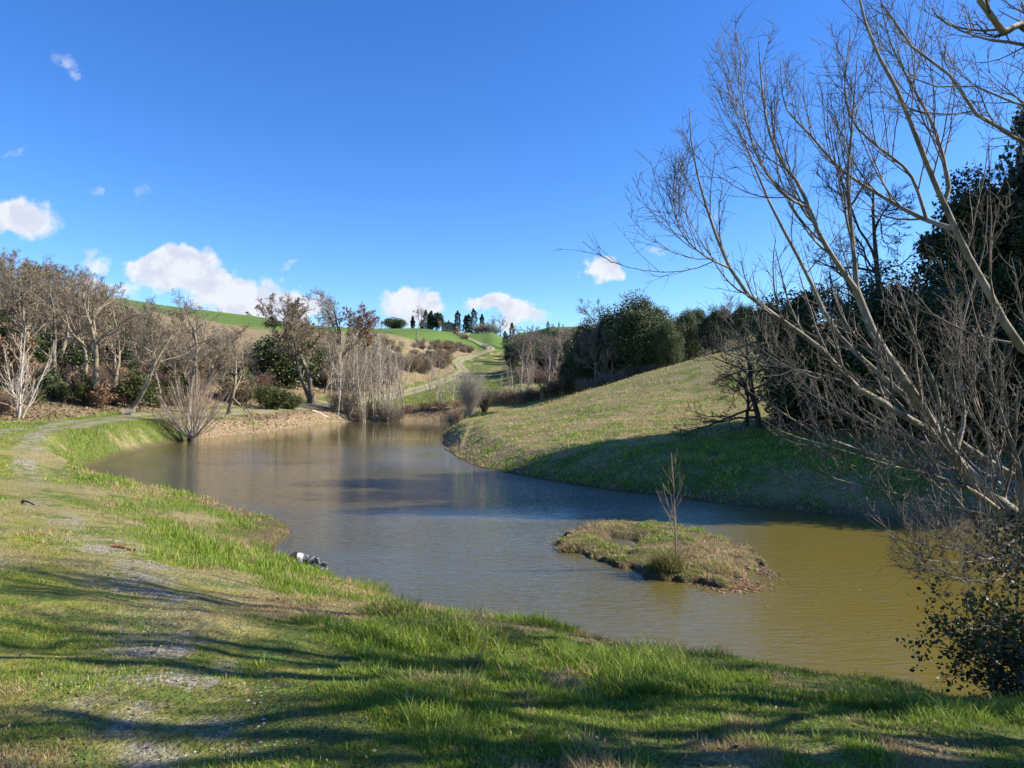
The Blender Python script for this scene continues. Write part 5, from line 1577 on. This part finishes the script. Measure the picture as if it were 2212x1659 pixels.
# ------------------------------------------------------------------ stick, log
def stick(pa, pb, ra, label, mat='rust', name='stick', cat='stick'):
    a_, b2 = np.array(pa), np.array(pb)
    rr = np.random.RandomState(2)
    P = a_[None] + (b2 - a_)[None] * np.linspace(0, 1, 9)[:, None] + rr.randn(9, 3) * ra * .25
    V, Q = tubes((P - a_)[None], np.linspace(ra, ra * .6, 9)[None] * (1 + .1 * rr.randn(1, 9)), 8)
    caps = [list(range(8)), list(range(64, 72))]
    o = mesh_np(name, V, np.concatenate([Q, np.array([[0, 1, 2, 3], [0, 3, 4, 7], [4, 5, 6, 7], [64, 67, 66, 65], [64, 71, 68, 67], [68, 71, 70, 69]])]), M[mat], smooth=True)
    o.location = pa
    return tag(o, label, cat)


stick_m = bark_material('reddish_wood', (0.13, 0.055, 0.035), (0.26, 0.12, 0.075), 8); M['stick'] = stick_m
d1 = hit(113, 547); d2 = hit(137, 552)
stick((X(113, d1), d1, h1(X(113, d1), d1) + .03), (X(137, d2), d2, h1(X(137, d2), d2) + .03), .022, 'reddish-brown stick lying on the grass left of the pond', 'stick')
d1 = hit(24, 501); d2 = hit(36, 506)
stick((X(24, d1), d1, h1(X(24, d1), d1) + .03), (X(36, d2), d2, h1(X(36, d2), d2) + .03), .02, 'thin dark stick lying beside the track near the left edge', 'oak_dark')
xx, dd_ = X(314, 92), 90.
stick((X(313, 88), 88, h1(X(313, 88), 88) + .25), (X(330, 89), 89, h1(X(330, 89), 89) + .15), .14, 'felled log with a pale cut end lying on the leafy far bank', 'white', 'log', 'log')


# ------------------------------------------------------------------ dog
def dog():
    d = 13.6; x0 = X(310, d); z0 = max(h1(x0, d), .03) + .04
    root = empty('dog', (x0, d, z0), R_(4), .80)
    J = {'pelvis': (.27, 0, .17, .105), 'loin': (.12, 0, .21, .10), 'chest': (-.06, 0, .235, .125), 'shoulder': (-.17, 0, .25, .115), 'neck': (-.26, 0, .30, .090), 'head': (-.35, -.02, .335, .090), 'brow': (-.40, -.03, .315, .070), 'muzzle': (-.47, -.04, .27, .040), 'nose': (-.51, -.045, .25, .028),
         'tail1': (.36, -.02, .13, .045), 'tail2': (.42, -.10, .085, .042), 'tail3': (.40, -.20, .055, .034), 'tail4': (.33, -.27, .045, .018)}
    L = [('pelvis', 'loin'), ('loin', 'chest'), ('chest', 'shoulder'), ('shoulder', 'neck'), ('neck', 'head'), ('head', 'brow'), ('brow', 'muzzle'), ('muzzle', 'nose'), ('pelvis', 'tail1'), ('tail1', 'tail2'), ('tail2', 'tail3'), ('tail3', 'tail4')]
    for s, n_ in ((-1, 'a'), (1, 'b')):
        J['fs' + n_] = (-.16, s * .08, .19, .055); J['fe' + n_] = (-.10, s * .11, .08, .035); J['fw' + n_] = (-.24, s * .11, .035, .026); J['fp' + n_] = (-.33, s * .11, .028, .028)
        L += [('shoulder', 'fs' + n_), ('fs' + n_, 'fe' + n_), ('fe' + n_, 'fw' + n_), ('fw' + n_, 'fp' + n_)]
        J['hk' + n_] = (.12, s * .14, .12, .065); J['hh' + n_] = (.29, s * .15, .045, .030); J['hp' + n_] = (.14, s * .16, .028, .028)
        L += [('pelvis', 'hk' + n_), ('hk' + n_, 'hh' + n_), ('hh' + n_, 'hp' + n_)]
    ks = list(J)
    me = bpy.data.meshes.new('body')
    me.from_pydata([J[k][:3] for k in ks], [(ks.index(a_), ks.index(b2)) for a_, b2 in L], [])
    ob = bpy.data.objects.new('body', me); COL.objects.link(ob)
    md = ob.modifiers.new('skin', 'SKIN')
    for i, k in enumerate(ks):
        me.skin_vertices[0].data[i].radius = (J[k][3], J[k][3])
        me.skin_vertices[0].data[i].use_root = (k == 'pelvis')
    ob.modifiers.new('sub', 'SUBSURF').levels = 2
    dg = bpy.context.evaluated_depsgraph_get()
    ev = ob.evaluated_get(dg)
    m2 = bpy.data.meshes.new_from_object(ev)
    ob.modifiers.clear(); ob.data = m2; ob.parent = root
    m, t, b = new_mat('dog_coat')
    tcn = t.node('ShaderNodeTexCoord'); pos = tcn.outputs['Object']
    sp = t.node('ShaderNodeSeparateXYZ'); t.l.new(pos, sp.inputs[0])
    n1 = t.noise(t.map(pos, scale=(1, 1, 1.6)), 13, 4, .6, .5)
    xw = t.math('ADD', sp.outputs[0], t.math('MULTIPLY', t.math('SUBTRACT', t.noise(pos, 14, 3), .5), .06))
    merle = t.mix(t.step(n1, .46, .56), (.018, .018, .02), (.30, .29, .30))
    wh = t.math('MULTIPLY', t.step(xw, -.285, -.265), t.step(xw, -.12, -.14))
    c = t.mix(t.step(xw, -.28, -.26), (.015, .013, .013), merle)
    c = t.mix(wh, c, (.75, .73, .70))
    c = t.mix(t.math('MULTIPLY', t.step(sp.outputs[2], .05, .035), .9), c, (.7, .68, .64))
    c = t.mix(t.step(sp.outputs[1], -.22, -.25), c, (.75, .73, .7))
    t.l.new(c, b.inputs['Base Color']); b.inputs['Roughness'].default_value = .7
    m2.materials.clear(); m2.materials.append(m)
    for p in m2.polygons: p.use_smooth = True
    # coat: short hair quads combed backwards over the body
    rr = np.random.RandomState(4)
    nv = len(m2.vertices)
    co = np.zeros(nv * 3); m2.vertices.foreach_get('co', co); co = co.reshape(-1, 3)
    no_ = np.zeros(nv * 3); m2.vertices.foreach_get('normal', no_); no_ = no_.reshape(-1, 3)
    k = np.repeat(np.arange(nv), 5); k = k[(co[k, 0] > -.32)]
    C = co[k] + rr.randn(len(k), 3) * .008
    dr = norm(no_[k] * .5 + np.array([.8, 0, -.35]) + .35 * rr.randn(len(k), 3)); Lh = (.02 + .025 * rr.rand(len(k)))[:, None]
    sd2 = norm(np.cross(dr, no_[k])) * .004
    V = np.stack([C - sd2, C + sd2, C + dr * Lh + sd2 * .2, C + dr * Lh - sd2 * .2], 1).reshape(-1, 3)
    mesh_np('fur', V, np.arange(len(V)).reshape(-1, 4), m, root, smooth=False)
    # ears
    for s in (-1, 1):
        V = [(-.33, s * .045, .285), (-.37, s * .05, .275), (-.33, s * .085, .235), (-.345, s * .035, .27), (-.31, s * .07, .285), (-.30, s * .10, .24), (-.34, s * .105, .215)]
        e = bpy.data.meshes.new('ear')
        e.from_pydata([(-.32, s * .04, .415), (-.37, s * .05, .40), (-.355, s * .10, .35), (-.33, s * .115, .315), (-.305, s * .095, .365), (-.335, s * .06, .41)], [], [(0, 1, 2, 4), (2, 3, 4), (0, 5, 1), (0, 4, 5), (5, 4, 3), (5, 3, 2), (5, 2, 1)])
        e.materials.append(m)
        eo = bpy.data.objects.new('ear', e); COL.objects.link(eo); eo.parent = root
    tag(root, 'black and white mottled sheepdog lying head-down in the grass at the water edge', 'dog')


dog()

# prototypes that found no place are not part of the scene
dead_ = []
for o in list(COL.objects):
    if o.parent is None and o.type == 'EMPTY' and 'label' not in o:
        for q_ in list(o.children) + [o]: dead_.append(q_)
for o in dead_: bpy.data.objects.remove(o)
